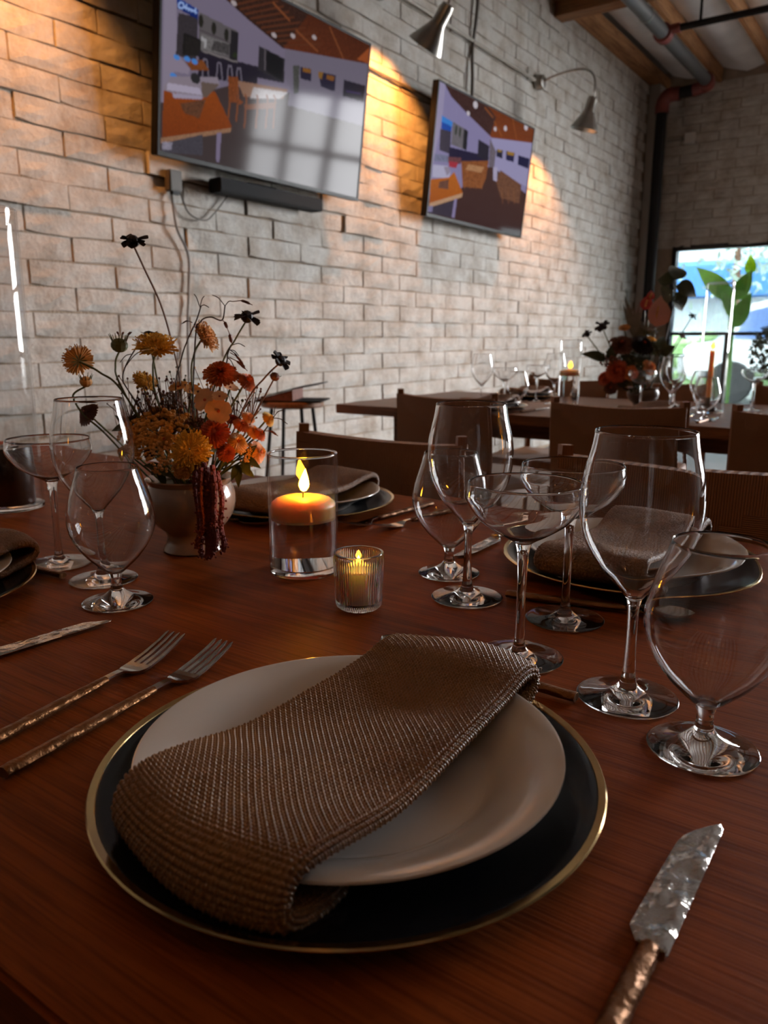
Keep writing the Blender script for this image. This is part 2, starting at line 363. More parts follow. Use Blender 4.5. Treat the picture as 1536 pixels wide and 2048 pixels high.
def put_block(parent, fm, loc, which, flip, rz, tilt, real):
    if real:
        o = link('brick', blocks[which], parent, loc); o.rotation_euler = (tilt if not flip else tilt, 0, rz + (0 if not flip else 0))
        if flip: o.scale = (1, -1, 1)
        return
    me = blocks[which]; mt = Matrix.Translation(loc) @ Euler((tilt, 0, rz)).to_matrix().to_4x4()
    fm.add([mt @ v.co for v in me.vertices], [tuple(p.vertices) for p in me.polygons])
for n, (seen, dep, yc, z, d, which, flip, tilt) in enumerate(cand):
    put_block(wall_l, fieldm, (WX + d, yc, z), which, False, 0, tilt, n < 300 and seen)
tag(fieldm.build('brick_field', 'brick', wall_l, smooth=False), kind='stuff')
fieldb = MB(); cb = []
for k in range(-10, 28):
    z = CAM_Z + (k + 0.5) * CH
    if z < 0.03 or z > 3.80: continue
    for j in range(0, 9):
        xc = WX + (0.10 if k % 2 else 0.30) + j * CL
        if xc - CL / 2 < WX - 0.2 or xc > WIN[1] + 0.4: continue
        if z < WIN[3] + 0.02 and xc + CL / 2 > WIN[0] and xc - CL / 2 < WIN[1]: continue
        px = proj_px((xc, WY, z)); cb.append((xc, z, rnd.gauss(0, 0.002), rnd.randrange(7), 0 < px[0] < 1600 and px[1] > -20))
for xc, z, d, which, seen in cb:
    put_block(wall_b, fieldb, (xc, WY - d, z), which, False, R(-90), 0, seen)
tag(fieldb.build('brick_field', 'brick', wall_b, smooth=False), kind='stuff')

# roof timbers, insulation
ZB = CAM_Z + 2.73
struct('trim_1', MB().box(WX, WX + 0.14, -3.5, WY, ZB, ZB + 0.11), 'beam')
for i in range(12):
    x = -2.33 + 0.54 * i
    MB().box(x - 0.022, x + 0.022, -3.5, WY, ZB, ZB + 0.17).build('joist', 'beam', ceil_o, smooth=False)
def batt(x0, x1):
    nx, ny = 6, 90; V = []; Fc = []
    for j in range(ny + 1):
        for i in range(nx + 1):
            u = i / nx; y = -3.5 + (WY + 3.5) * j / ny
            s = math.sin(u * math.pi)
            V.append((x0 + (x1 - x0) * u, y, ZB + 0.145 - 0.075 * s + 0.03 * s * noise.noise(Vector((x0 * 3, y * 2.2, u * 2))) + 0.018 * s * noise.noise(Vector((x0 * 5, y * 7, u * 5)))))
    for j in range(ny):
        for i in range(nx): a = j * (nx + 1) + i; Fc.append((a, a + nx + 1, a + nx + 2, a + 1))
    return mesh('insulation_batt', V, Fc, 'foil', ceil_o)
xs = [WX + 0.14] + [-2.33 + 0.54 * i for i in range(12)]
for a, b in zip(xs, xs[1:]): batt(a + 0.02, b - 0.02)
MB().box(WX + 0.02, 5.5, 6.74, 6.90, CAM_Z + 2.615, ZB + 0.02).build('crossbeam', 'beam_x', ceil_o, smooth=False)
struct('trim_2', MB().box(WX + 0.005, WX + 0.13, WY - 0.34, WY - 0.01, 0, ZB), 'plaster', bevel=0.01)

# shop window in the back wall and glazed garage doors further right
w1 = thing('window_1', None, None)
tag(w1, kind='structure')
x0, x1, z0, z1 = WIN
MB().box(x0, x0 + 0.05, WY + 0.0, WY + 0.12, z0, z1).box(x1 - 0.05, x1, WY, WY + 0.12, z0, z1).box(x0 + 0.05, x1 - 0.05, WY, WY + 0.12, z1 - 0.055, z1).box(x0 + 0.05, x1 - 0.05, WY, WY + 0.12, z0, z0 + 0.07).build('window_frame', 'frame_dark', w1, smooth=False)
MB().box(x0 + 0.05, x1 - 0.05, WY + 0.01, WY + 0.11, 1.065, 1.105).build('window_rail', 'frame_dark', w1, smooth=False)
for xm in (-2.02, -1.2): MB().box(xm - 0.02, xm + 0.02, WY + 0.01, WY + 0.11, z0 + 0.07, 1.065).build('window_mullion', 'frame_dark', w1, smooth=False)
MB().box(x0 + 0.05, x1 - 0.05, WY + 0.055, WY + 0.058, 1.105, z1 - 0.055).build('window_pane', 'pane', w1, smooth=False)
for a, b in ((x0 + 0.05, -2.04), (-2.0, -1.22), (-1.18, x1 - 0.05)): MB().box(a, b, WY + 0.055, WY + 0.058, z0 + 0.07, 1.065).build('window_pane', 'pane', w1, smooth=False)
w2 = thing('door_1', None, None); tag(w2, kind='structure')
x0, x1, z0, z1 = DOOR
g = MB()
for i in range(5): x = x0 + (x1 - x0) * i / 4; g.box(max(x0, x - 0.05), min(x1, x + 0.05), WY + 0.02, WY + 0.12, z0, z1)
g.build('door_stile', 'frame_dark', w2, smooth=False)
g = MB()
for i in range(5):
    z = z0 + (z1 - z0) * i / 4; g.box(x0, x1, WY + 0.03, WY + 0.11, max(z0, z - 0.04), min(z1, z + 0.04))
g.build('door_rail', 'frame_dark', w2, smooth=False)

# ------------------------------------------------------------------ outside the window
tag(mesh('ground', [(-40, 9.98, -0.06), (40, 9.98, -0.06), (40, 60, -0.06), (-40, 60, -0.06)], [(0, 1, 2, 3)], 'asphalt'), kind='structure')
b = thing('building', 'white low building with a blue awning band across the street', 'building', (-4.5, 21, -0.06))
MB().box(-9, 9, 0, 5, 0, 5.2).build('wall', 'bwhite', b, smooth=False)
MB().add([(-9, -1.2, 2.75), (3.2, -1.2, 2.75), (3.2, 0, 2.95), (-9, 0, 2.95), (-9, -1.2, 2.05), (3.2, -1.2, 2.05), (3.2, 0, 2.05), (-9, 0, 2.05)], [(0, 1, 2, 3), (4, 5, 1, 0), (4, 7, 6, 5), (0, 3, 7, 4), (1, 5, 6, 2)]).build('awning', 'awning', b, smooth=False)
for i in range(5): MB().box(-7.5 + i * 2.2, -6.2 + i * 2.2, -0.03, 0.02, 0.8, 1.95).build('shop_window', M['shopglass'], b, smooth=False)
t = thing('pickup_truck', 'white truck parked outside at the right of the shop window', 'truck', (-1.3, 15, -0.06))
tb = MB()
prof = [(-2.3, .45), (-2.3, .95), (-2.05, 1.02), (-1.75, 1.05), (-1.35, 1.62), (-0.9, 1.72), (1.9, 1.74), (2.2, 1.6), (2.25, .45)]
n = len(prof); tb.add([(x, -.9, z) for x, z in prof] + [(x, .9, z) for x, z in prof], [tuple(range(n)), tuple(range(2 * n - 1, n - 1, -1))] + [(i, i + n, (i + 1) % n + n, (i + 1) % n) for i in range(n)])
tb.build('truck_body', 'truck', t, smooth=False, bevel=0.04)
mesh('side_window', [(-1.50, -.945, 1.08), (-0.62, -.945, 1.08), (-0.62, -.945, 1.6), (-0.95, -.945, 1.6), (-1.28, -.945, 1.52)], [(0, 1, 2, 3, 4)], 'truck_glass', t, smooth=False)
mesh('side_window', [(-0.5, -.945, 1.08), (0.5, -.945, 1.08), (0.5, -.945, 1.6), (-0.5, -.945, 1.6)], [(0, 1, 2, 3)], 'truck_glass', t, smooth=False)
for x in (-1.5, 1.45):
    V, Fc = lathe([(0, -.1), (.34, -.1), (.36, -.05), (.36, .05), (.34, .1), (0, .1)], 20)
    mesh('wheel', [(a + x, c - .9, b_ + .36) for a, b_, c in V], Fc, 'tyre', t)
hb = MB()
for i in range(120):
    c = Vector((random.uniform(-7, -2.5), random.uniform(16.4, 16.9), random.uniform(0.0, 1.1)))
    hb.add(*ball(c, random.uniform(.12, .25), 6, 4, (1, 1, .7)))
tag(hb.build('hedge', 'grass'), 'low clipped green hedge beyond the shop window', 'hedge')
tr = thing('street_tree', 'pale feathery street tree behind the white truck', 'tree', (-3.7, 18.2, -0.06))
MB().tube([(0, 0, 0), (.05, 0, 1.5), (0, 0, 3)], [.12, .1, .06], 8).build('trunk', 'stem_brown', tr)
M['tree_pale'] = simple('pale_foliage', (0.34, 0.42, 0.36), 0.8, var=0.3, vscale=3)
tb = MB()
for i in range(500):
    a = Vector((random.gauss(0.5, .7), random.gauss(0, .3), random.gauss(3.0, .75)))
    d = Vector((random.uniform(-1, 1), random.uniform(-1, 1), random.uniform(-1, .2))).normalized() * .12
    s = d.orthogonal().normalized() * .05; tb.add([a - d, a + s, a + d, a - s], [(0, 1, 2, 3)])
tag(tb.build('foliage', 'tree_pale', tr, smooth=False), kind='stuff')

def leaf_blade(base, tip, width, nrm, fold=0.15, droop=0.0, n=10, tear=0):
    base, tip = Vector(base), Vector(tip); d = tip - base; nrm = Vector(nrm).normalized(); s = d.cross(nrm).normalized(); nn = s.cross(d).normalized()
    V = []; Fc = []
    for i in range(n + 1):
        t_ = i / n; c = base + d * t_ + nn * (-droop * t_ * t_) + nn * (droop * .5 * math.sin(t_ * math.pi))
        wd = width * (math.sin(min(1, t_ * 1.05) ** 0.75 * math.pi) ** 0.75 + 0.02) * 0.5
        V += [c - s * wd + nn * wd * fold, c, c + s * wd + nn * wd * fold]
    for i in range(n):
        a = i * 3; Fc += [(a, a + 1, a + 4, a + 3), (a + 1, a + 2, a + 5, a + 4)]
    return V, Fc
pl = thing('banana_plant', 'tall broad-leaved green plant standing outside the shop window', 'plant', (-2.10, 10.55, -0.06))
pb = Vector((-2.10, 10.55, -0.06))
for a, b_, wd, mt in (((1462, 600), (1393, 532), .22, 'leaf_bright'), ((1470, 600), (1504, 540), .20, 'leaf_bright'), ((1466, 655), (1502, 585), .20, 'leaf_bright'), ((1465, 640), (1438, 560), .10, 'leaf_bright'), ((1500, 548), (1502, 510), .13, 'leaf_lime')):
    A = at_y(*a, 10.55) - pb; B = at_y(*b_, 10.45) - pb
    mesh('leaf', *leaf_blade(A, B, wd, (0.25, -1, .2), .2, .05), mt, pl)
for a in ((1462, 600), (1470, 600), (1466, 655), (1465, 640)):
    A = at_y(*a, 10.55) - pb; MB().tube(curve([(0, 0, 0), (A.x * .3, 0, A.z * .5), A], 6), .018, 6).build('stalk', 'leaf_bright', pl)

# ------------------------------------------------------------------ screens: the picture is a colour attribute on a fine grid
def lin(c): return tuple(((v / 255) / 12.92 if v / 255 <= 0.04045 else ((v / 255 + 0.055) / 1.055) ** 2.4) for v in c)
def homog(src, dst):
    A = []; B = []
    for (x, y), (u, v) in zip(src, dst):
        A += [[x, y, 1, 0, 0, 0, -u * x, -u * y], [0, 0, 0, x, y, 1, -v * x, -v * y]]; B += [u, v]
    h = np.linalg.solve(np.array(A, float), np.array(B, float)); return np.append(h, 1).reshape(3, 3)
NXS, NYS = 400, 225
class Paint:
    def __init__(s, corners):
        s.H = homog(corners, [(0, 0), (1, 0), (1, 1), (0, 1)])
        s.img = np.zeros((NYS, NXS, 3)); s.yy, s.xx = np.mgrid[0:NYS, 0:NXS]; s.rng = np.random.default_rng(5)
    def uv(s, p):
        q = s.H @ np.array([p[0], p[1], 1.0]); return q[0] / q[2] * NXS, q[1] / q[2] * NYS
    def poly(s, pts, c, c2=None, n=0.0, blur=0):
        P_ = [s.uv(p) for p in pts]; ins = np.zeros((NYS, NXS), bool); j = len(P_) - 1
        x, y = s.xx + .5, s.yy + .5
        for i in range(len(P_)):
            xi, yi = P_[i]; xj, yj = P_[j]
            if abs(yj - yi) > 1e-9: ins ^= ((yi > y) != (yj > y)) & (x < (xj - xi) * (y - yi) / (yj - yi) + xi)
            j = i
        cc = np.array(lin(c))
        if c2 is not None:
            ys = [p[1] for p in P_]; t_ = np.clip((y - min(ys)) / max(1e-6, max(ys) - min(ys)), 0, 1)[..., None]; cc = cc * (1 - t_) + np.array(lin(c2)) * t_
        else: cc = np.broadcast_to(cc, s.img.shape)
        if n: cc = cc * (1 + n * s.rng.standard_normal((NYS, NXS))[..., None])
        s.img[ins] = np.clip(cc, 0, 1)[ins]
    def line(s, pts, c, wpx=1.2):
        for a, b in zip(pts, pts[1:]):
            (x0, y0), (x1, y1) = s.uv(a), s.uv(b); dx, dy = x1 - x0, y1 - y0; L2 = max(1e-6, dx * dx + dy * dy)
            t_ = np.clip(((s.xx + .5 - x0) * dx + (s.yy + .5 - y0) * dy) / L2, 0, 1)
            d = np.hypot(s.xx + .5 - x0 - t_ * dx, s.yy + .5 - y0 - t_ * dy); s.img[d < wpx / 2] = lin(c)
    def dot(s, p, r_, c, ry=None):
        x, y = s.uv(p); m = ((s.xx + .5 - x) / r_) ** 2 + ((s.yy + .5 - y) / (ry or r_)) ** 2 < 1; s.img[m] = lin(c)
    def done(s):
        k = s.img
        for _ in range(1):
            p_ = np.pad(k, ((1, 1), (1, 1), (0, 0)), 'edge')
            k = (4 * p_[1:-1, 1:-1] + p_[:-2, 1:-1] + p_[2:, 1:-1] + p_[1:-1, :-2] + p_[1:-1, 2:]) / 8
        return k
def screen_picture(p, near):
    # coordinates as read off each screen
    p.poly([(-999, -999), (3000, -999), (3000, 3000), (-999, 3000)], (118, 108, 128))
    if near:
        p.poly([(74, -420), (150, -420), (150, 340), (60, 900)], (138, 128, 146))
        # timber ceiling with hanging slats
        p.poly([(160, -420), (1330, 255), (1320, 375), (800, 285), (590, 110), (420, -60)], (70, 32, 14), (92, 42, 20), n=.25)
        p.poly([(160, -420), (700, -90), (960, 60), (800, 285), (590, 110), (470, 0), (300, -160)], (52, 30, 22), n=.4)
        for k in range(12):
            y0 = -40 + k * 28; x0 = 440 + k * 33; p.line([(x0, y0), (x0 + 230, y0 - 70 + k * 5)], (88, 46, 26), 2.2)
        for a, b in (((740, 0), (840, 110)), ((880, 170), (1010, 300)), ((1085, 150), (1165, 340))): p.line([a, b], (120, 66, 36), 3)
        for q in ((500, 5), (860, 205), (990, 213), (745, 203)): p.dot(q, 5, (170, 158, 160), 3)
        p.poly([(1250, 345), (1330, 265), (1322, 375)], (150, 75, 35))  # orange glow of the gooseneck lamp on the screen corner, painted into the picture
        # pass-through kitchen, doorway, blue sign
        p.poly([(160, 70), (282, 100), (270, 370), (145, 335)], (54, 48, 52), n=.12)
        p.poly([(290, 65), (530, 185), (522, 375), (282, 310)], (92, 86, 88))
        p.poly([(300, 200), (470, 260), (468, 330), (300, 300)], (108, 104, 104), n=.2)
        p.poly([(380, 240), (475, 265), (470, 330), (360, 300)], (66, 62, 62), n=.3)
        p.poly([(482, 170), (530, 190), (522, 372), (474, 356)], (34, 31, 34))
        p.poly([(500, 310), (522, 320), (520, 352), (490, 342)], (40, 48, 28))
        p.line([(290, 175), (470, 250)], (78, 70, 74), 1.6)
        for q in ((298, 120), (378, 165), (455, 205)): p.dot(q, 4, (36, 34, 28), 7); p.line([q, (q[0], q[1] + 40)], (40, 38, 30), 1.5)
        p.poly([(300, 215), (335, 235), (330, 290), (316, 290), (318, 250), (300, 240)], (160, 158, 160))
        p.poly([(190, 200), (300, 240), (300, 345), (185, 335)], (34, 30, 28), n=.2)
        p.line([(195, 330), (198, 205), (290, 240)], (24, 21, 20), 2)
        p.poly([(152, -30), (284, 50), (280, 112), (152, 40)], (20, 58, 140), (18, 32, 92))
        sign = [(190, 8), (176, 4), (164, 14), (160, 30), (168, 40), (184, 42), (198, 30), (190, 12), (176, 6)]
        p.line(sign, (150, 175, 225), 2.0)
        p.line([(196, 40), (208, 28), (212, 18), (208, 26), (208, 50), (216, 38), (222, 40), (222, 54), (230, 44), (236, 46), (236, 58), (242, 48), (246, 60), (252, 52), (256, 64), (262, 54), (266, 40), (264, 70), (274, 68)], (150, 175, 225), 1.8)
        # counter wall, stools
        p.poly([(290, 310), (800, 440), (800, 500), (285, 400)], (34, 28, 40)); p.poly([(285, 330), (650, 420), (640, 520), (280, 470)], (32, 26, 38))
        p.line([(315, 310), (520, 375)], (120, 112, 112), 2)
        for x in (315, 400, 465, 520):
            y = 355 + (x - 300) * .26; p.line([(x - 8, y + 110), (x + 2, y), (x + 20, y + 2), (x + 30, y + 105)], (112, 104, 118), 2)
        p.poly([(655, 270), (812, 350), (805, 500), (645, 420)], (44, 40, 44), n=.1); p.poly([(700, 300), (800, 350), (795, 490), (700, 430)], (22, 20, 22)); p.line([(690, 290), (690, 420)], (100, 92, 98), 2)
        p.poly([(810, 285), (1320, 375), (1290, 640), (860, 560), (815, 480)], (112, 104, 120))
        p.poly([(905, 398), (972, 410), (970, 490), (905, 468)], (34, 28, 48)); p.poly([(920, 402), (968, 412), (966, 438), (920, 428)], (130, 84, 30))
        p.poly([(1015, 425), (1120, 448), (1112, 548), (1030, 520)], (32, 26, 48)); p.poly([(1015, 425), (1045, 430), (1035, 475), (1015, 465)], (130, 92, 36)); p.poly([(1065, 445), (1112, 455), (1108, 485), (1062, 472)], (126, 78, 30))
        p.poly([(1170, 475), (1300, 510), (1288, 612), (1162, 575)], (30, 24, 38)); p.line([(1185, 545), (1270, 560)], (58, 40, 92), 2)
        p.poly([(860, 390), (900, 390), (895, 560), (865, 570)], (70, 70, 66), n=.3)
        # floor, tables and chairs
        p.poly([(40, 640), (480, 520), (830, 560), (1290, 640), (1260, 1210), (40, 960)], (62, 46, 44), (66, 56, 56))
        p.poly([(840, 560), (1290, 640), (1285, 760), (830, 640)], (112, 104, 120))
        p.poly([(520, 490), (830, 540), (800, 600), (560, 590)], (140, 104, 84)); p.poly([(620, 530), (830, 560), (780, 600), (600, 600)], (176, 168, 170), n=.1)
        for x in (470, 520, 570, 640, 700, 745): p.line([(x, 470 + (x > 560) * 110), (x + 8, 600), (x - 6, 740 + (x > 560) * 40)], (126, 70, 38), 3)
        p.poly([(465, 465), (525, 470), (520, 600), (560, 620), (540, 640), (470, 620)], (120, 62, 28), n=.25)
        p.poly([(560, 640), (760, 620), (750, 660), (570, 670)], (120, 72, 46))
        p.poly([(70, 560), (385, 560), (488, 775), (470, 800), (62, 880)], (140, 66, 18), (120, 52, 16), n=.12)
        p.poly([(55, 855), (488, 785), (480, 812), (55, 890)], (146, 108, 82), n=.15)
        p.poly([(395, 820), (425, 815), (412, 1000), (392, 1000)], (124, 112, 138)); p.poly([(60, 890), (310, 830), (310, 960), (60, 945)], (70, 66, 74), n=.15)
        p.poly([(70, 330), (160, 335), (230, 420), (225, 455), (75, 430)], (140, 128, 146)); p.poly([(200, 370), (310, 365), (350, 430), (240, 430)], (120, 66, 30), n=.2)
        for q in ((150, 350), (215, 360), (260, 375), (130, 465)): p.dot(q, 5, (70, 130, 205), 3)
        p.poly([(120, 470), (400, 470), (415, 520), (300, 610), (75, 560), (70, 535)], (138, 126, 138)); p.poly([(300, 500), (415, 515), (330, 600), (305, 590)], (100, 84, 76))
        p.poly([(95, 510), (290, 540), (310, 585), (90, 555)], (172, 162, 182)); p.dot((265, 480), 8, (42, 40, 42), 6)
        p.poly([(125, 575), (305, 590), (305, 612), (130, 605)], (158, 148, 168)); p.poly([(170, 640), (330, 610), (290, 730), (200, 700)], (96, 60, 40), n=.25)
        p.poly([(60, 880), (125, 880), (120, 930), (60, 930)], (140, 134, 150), n=.2)
    else:
        p.poly([(0, 0), (2000, 0), (2000, 3000), (0, 3000)], (140, 132, 172))
        p.poly([(268, 540), (310, 560), (290, 800), (215, 1180), (185, 1200)], (158, 150, 182))
        p.poly([(300, 550), (920, 885), (905, 978), (630, 942), (460, 770), (350, 650)], (112, 54, 24), (128, 62, 28), n=.2)
        p.poly([(300, 550), (600, 715), (660, 800), (620, 930), (460, 770), (350, 650)], (66, 42, 38), n=.45)
        for a, b in (((585, 730), (640, 800)), ((650, 830), (700, 930)), ((775, 810), (800, 950))): p.line([a, b], (150, 84, 40), 3)
        for q, r_ in (((520, 710), 9), ((655, 882), 6), ((725, 877), 7), ((865, 868), 9), ((470, 770), 6)): p.dot(q, r_, (205, 196, 204), r_ * .7)
        p.poly([(285, 785), (362, 832), (355, 868), (282, 845)], (58, 132, 215)); p.poly([(283, 830), (355, 866), (350, 905), (280, 880)], (30, 76, 170))
        p.poly([(275, 880), (350, 900), (342, 1060), (268, 1030)], (64, 58, 72), n=.15)
        p.poly([(362, 830), (468, 895), (457, 1035), (350, 990)], (112, 106, 112), n=.2); p.poly([(440, 880), (468, 895), (457, 1035), (430, 1020)], (40, 38, 42))
        for q in ((385, 890), (412, 905)): p.dot(q, 4, (60, 64, 54), 9)
        p.poly([(340, 1010), (612, 1075), (600, 1140), (330, 1110)], (38, 32, 58))
        p.poly([(540, 955), (614, 1000), (606, 1115), (533, 1075)], (44, 40, 52), n=.1)
        p.poly([(630, 945), (906, 978), (880, 1290), (700, 1200), (640, 1150)], (158, 152, 190)); p.poly([(620, 950), (660, 1040), (640, 1200), (610, 1160)], (110, 100, 110), n=.25)
        p.poly([(665, 1025), (707, 1030), (702, 1088), (662, 1075)], (40, 38, 58)); p.poly([(672, 1022), (700, 1030), (698, 1045), (670, 1042)], (150, 120, 60))
        p.poly([(730, 1035), (788, 1048), (778, 1112), (727, 1098)], (40, 36, 70)); p.poly([(738, 1036), (785, 1048), (780, 1070), (735, 1060)], (160, 120, 50))
        p.poly([(812, 1065), (888, 1088), (878, 1158), (807, 1130)], (34, 32, 66))
        p.poly([(420, 1300), (560, 1150), (640, 1150), (860, 1330), (822, 1620), (185, 1490), (200, 1350)], (74, 48, 42), (66, 42, 40))
        p.poly([(420, 1110), (610, 1105), (590, 1230), (560, 1300), (430, 1290)], (140, 82, 44), n=.45); p.poly([(470, 1130), (580, 1150), (560, 1190), (450, 1170)], (180, 130, 90), n=.2)
        p.poly([(655, 1240), (690, 1170), (830, 1270), (815, 1400), (690, 1360)], (112, 74, 54), n=.5); p.poly([(640, 1150), (670, 1150), (665, 1250), (640, 1240)], (176, 168, 196), n=.2)
        for x in (440, 480, 520, 560, 700, 740, 780): p.line([(x, 1230 + (x > 600) * 60), (x + 3, 1300 + (x > 600) * 100)], (150, 96, 62), 2)
        p.poly([(330, 1080), (420, 1085), (415, 1130), (330, 1120)], (110, 66, 70), n=.4); p.poly([(335, 1110), (400, 1120), (385, 1160), (335, 1150)], (168, 52, 66), n=.2)
        p.poly([(235, 1060), (330, 1070), (330, 1120), (230, 1110)], (120, 122, 150), n=.3); p.poly([(225, 1135), (330, 1145), (348, 1190), (335, 1232), (218, 1225)], (182, 178, 205), n=.05); p.poly([(300, 1150), (335, 1150), (345, 1190), (320, 1215)], (150, 140, 160))
        p.poly([(206, 1240), (335, 1225), (372, 1185), (432, 1335), (200, 1412)], (186, 104, 34), (168, 84, 24), n=.12); p.poly([(270, 1255), (335, 1240), (330, 1310), (260, 1300)], (110, 72, 58), n=.25)
        p.poly([(200, 1408), (432, 1332), (425, 1362), (195, 1440)], (190, 150, 118), n=.15)
        p.poly([(195, 1440), (372, 1385), (352, 1505), (188, 1475)], (62, 54, 68), n=.15); p.poly([(372, 1380), (392, 1375), (374, 1510), (354, 1505)], (142, 130, 170)); p.poly([(190, 1430), (225, 1425), (220, 1470), (188, 1470)], (132, 124, 160), n=.2)
    return p.done()
def scrmat():
    m, t, b = nt('lit_screen'); P(b, col=(0.006, 0.006, 0.007), rough=0.07, spec=0.045, est=0.72)
    a = t.nodes.new('ShaderNodeVertexColor'); a.layer_name = 'picture'; t.links.new(a.outputs['Color'], b.inputs['Emission Color']); return m
M['screen'] = scrmat()
def television(label, y0, y1, bot, top, corners, near):
    # bot/top: (x, z) of the lower and upper edge of the tilted panel
    b = Vector((bot[0], 0, bot[1])); t_ = Vector((top[0], 0, top[1])); hgt = (t_ - b).length; wd = y1 - y0
    tilt = math.atan2(top[0] - bot[0], top[1] - bot[1])
    tv = thing('television', label, 'television', (bot[0], (y0 + y1) / 2, bot[1]))
    tv.rotation_euler = (0, tilt, 0); tv['group'] = 'wall-mounted televisions'
    # local: x out of the wall, y along the wall, z up
    MB().box(-.045, -.002, -wd / 2, wd / 2, 0, hgt).build('housing', 'black', tv, smooth=False, bevel=.004)
    bz = .011
    fr = MB().box(-.004, .004, -wd / 2, wd / 2, 0, bz * 1.6).box(-.004, .004, -wd / 2, wd / 2, hgt - bz, hgt).box(-.004, .004, -wd / 2, -wd / 2 + bz, bz * 1.6, hgt - bz).box(-.004, .004, wd / 2 - bz, wd / 2, bz * 1.6, hgt - bz)
    fr.build('bezel', 'black', tv, smooth=False)
    MB().box(-.11, -.045, -.25, .25, .25, .55).build('wall_bracket', 'black_matte', tv, smooth=False)
    img = screen_picture(Paint(corners), near)
    ys = np.linspace(-wd / 2 + bz, wd / 2 - bz, NXS + 1); zs = np.linspace(hgt - bz, bz * 1.6, NYS + 1)
    V = np.zeros((NYS + 1, NXS + 1, 3)); V[..., 0] = .001; V[..., 1] = ys[None, :]; V[..., 2] = zs[:, None]
    me = bpy.data.meshes.new('screen'); idx = np.arange((NYS + 1) * (NXS + 1)).reshape(NYS + 1, NXS + 1)
    q = np.stack([idx[1:, :-1], idx[1:, 1:], idx[:-1, 1:], idx[:-1, :-1]], -1).reshape(-1, 4)
    me.vertices.add(V.size // 3); me.vertices.foreach_set('co', V.reshape(-1)); me.loops.add(q.size); me.polygons.add(len(q))
    me.loops.foreach_set('vertex_index', q.reshape(-1)); me.polygons.foreach_set('loop_start', np.arange(len(q)) * 4); me.polygons.foreach_set('loop_total', np.full(len(q), 4)); me.update(); me.validate()
    ca = me.color_attributes.new('picture', 'FLOAT_COLOR', 'CORNER')
    cc = np.ones((len(q), 4, 4)); cc[..., :3] = img.reshape(-1, 1, 3); ca.data.foreach_set('color', cc.reshape(-1)); me.materials.append(M['screen'])
    tag(link('screen', me, tv), 'lit screen showing a dining room with a timber ceiling')
    return tv
television('large television nearest the camera, mounted above the flowers with a soundbar below', 2.39, 3.83, (-2.87, CAM_Z + .770), (-2.77, CAM_Z + 1.576), [(63, -390), (1326, 258), (1245, 1206), (45, 935)], True)
television('second television further along the wall, right beside the gooseneck lamp', 4.58, 6.02, (-2.87, CAM_Z + .780), (-2.787, CAM_Z + 1.584), [(268, 540), (918, 885), (822, 1618), (185, 1478)], False)
# soundbar, adapter box and wires on the wall
sb = thing('soundbar', 'black soundbar mounted under the nearer television', 'soundbar', (-2.92, 3.14, CAM_Z + .705))
MB().box(-.04, .045, -.38, .38, -.03, .035).build('speaker_body', 'black_matte', sb, smooth=False, bevel=.006)
MB().box(-.08, -.04, -.1, .1, -.01, .06).build('bracket', 'black_matte', sb, smooth=False)
ad = thing('power_adapter', 'small dark power adapter box on the wall under the near television corner', 'adapter', (-2.975, 2.56, CAM_Z + .70))
MB().box(-.02, .025, -.035, .035, -.045, .045).build('adapter_case', 'cable', ad, smooth=False, bevel=.004)
MB().box(.0, .02, -.02, .02, -.06, -.045).build('plug', 'black', ad, smooth=False)
def wire(name, pts, rad, mat, label, cat='cable'): return tag(mesh(name, *tube(curve(pts, 8), rad, 6), mat), label, cat)
xw = WX + .022
wire('hanging_cable', [(xw, 2.55, CAM_Z + .66), (xw + .01, 2.56, CAM_Z + .5), (xw, 2.63, CAM_Z + .38), (xw, 2.62, CAM_Z + .2), (xw, 2.60, CAM_Z), (xw, 2.58, CAM_Z - .6), (xw, 2.58, .05)], .006, 'cable', 'thin grey cable hanging down the wall behind the near flowers')
wire('looped_cable', [(xw, 2.60, CAM_Z + .66), (xw + .01, 2.64, CAM_Z + .57), (xw + .01, 2.74, CAM_Z + .55), (xw, 2.82, CAM_Z + .60), (xw, 2.9, CAM_Z + .68)], .004, 'cable', 'thin cable looping from the adapter box to the soundbar')
wire('link_cable', [(xw, 3.6, CAM_Z + 1.57), (xw, 4.2, CAM_Z + 1.56), (xw, 4.7, CAM_Z + 1.55), (xw, 4.9, CAM_Z + 1.54)], .008, 'cable', 'dark cable running level between the two televisions')
wire('drop_cable', [(xw, 5.40, CAM_Z + 2.75), (xw + .01, 5.39, CAM_Z + 2.3), (xw, 5.35, CAM_Z + 2.0), (xw + .01, 5.34, CAM_Z + 1.75), (xw, 5.33, CAM_Z + 1.4)], .012, 'cable', 'black cable dropping from the ceiling to the second television')
wire('lamp_conduit', [(xw, -1.0, CAM_Z + 2.045), (xw, 2.0, CAM_Z + 2.045), (xw, 4.5, CAM_Z + 2.05), (xw, 6.4, CAM_Z + 2.05)], .013, 'conduit', 'long level conduit feeding the gooseneck wall lamps', 'conduit')

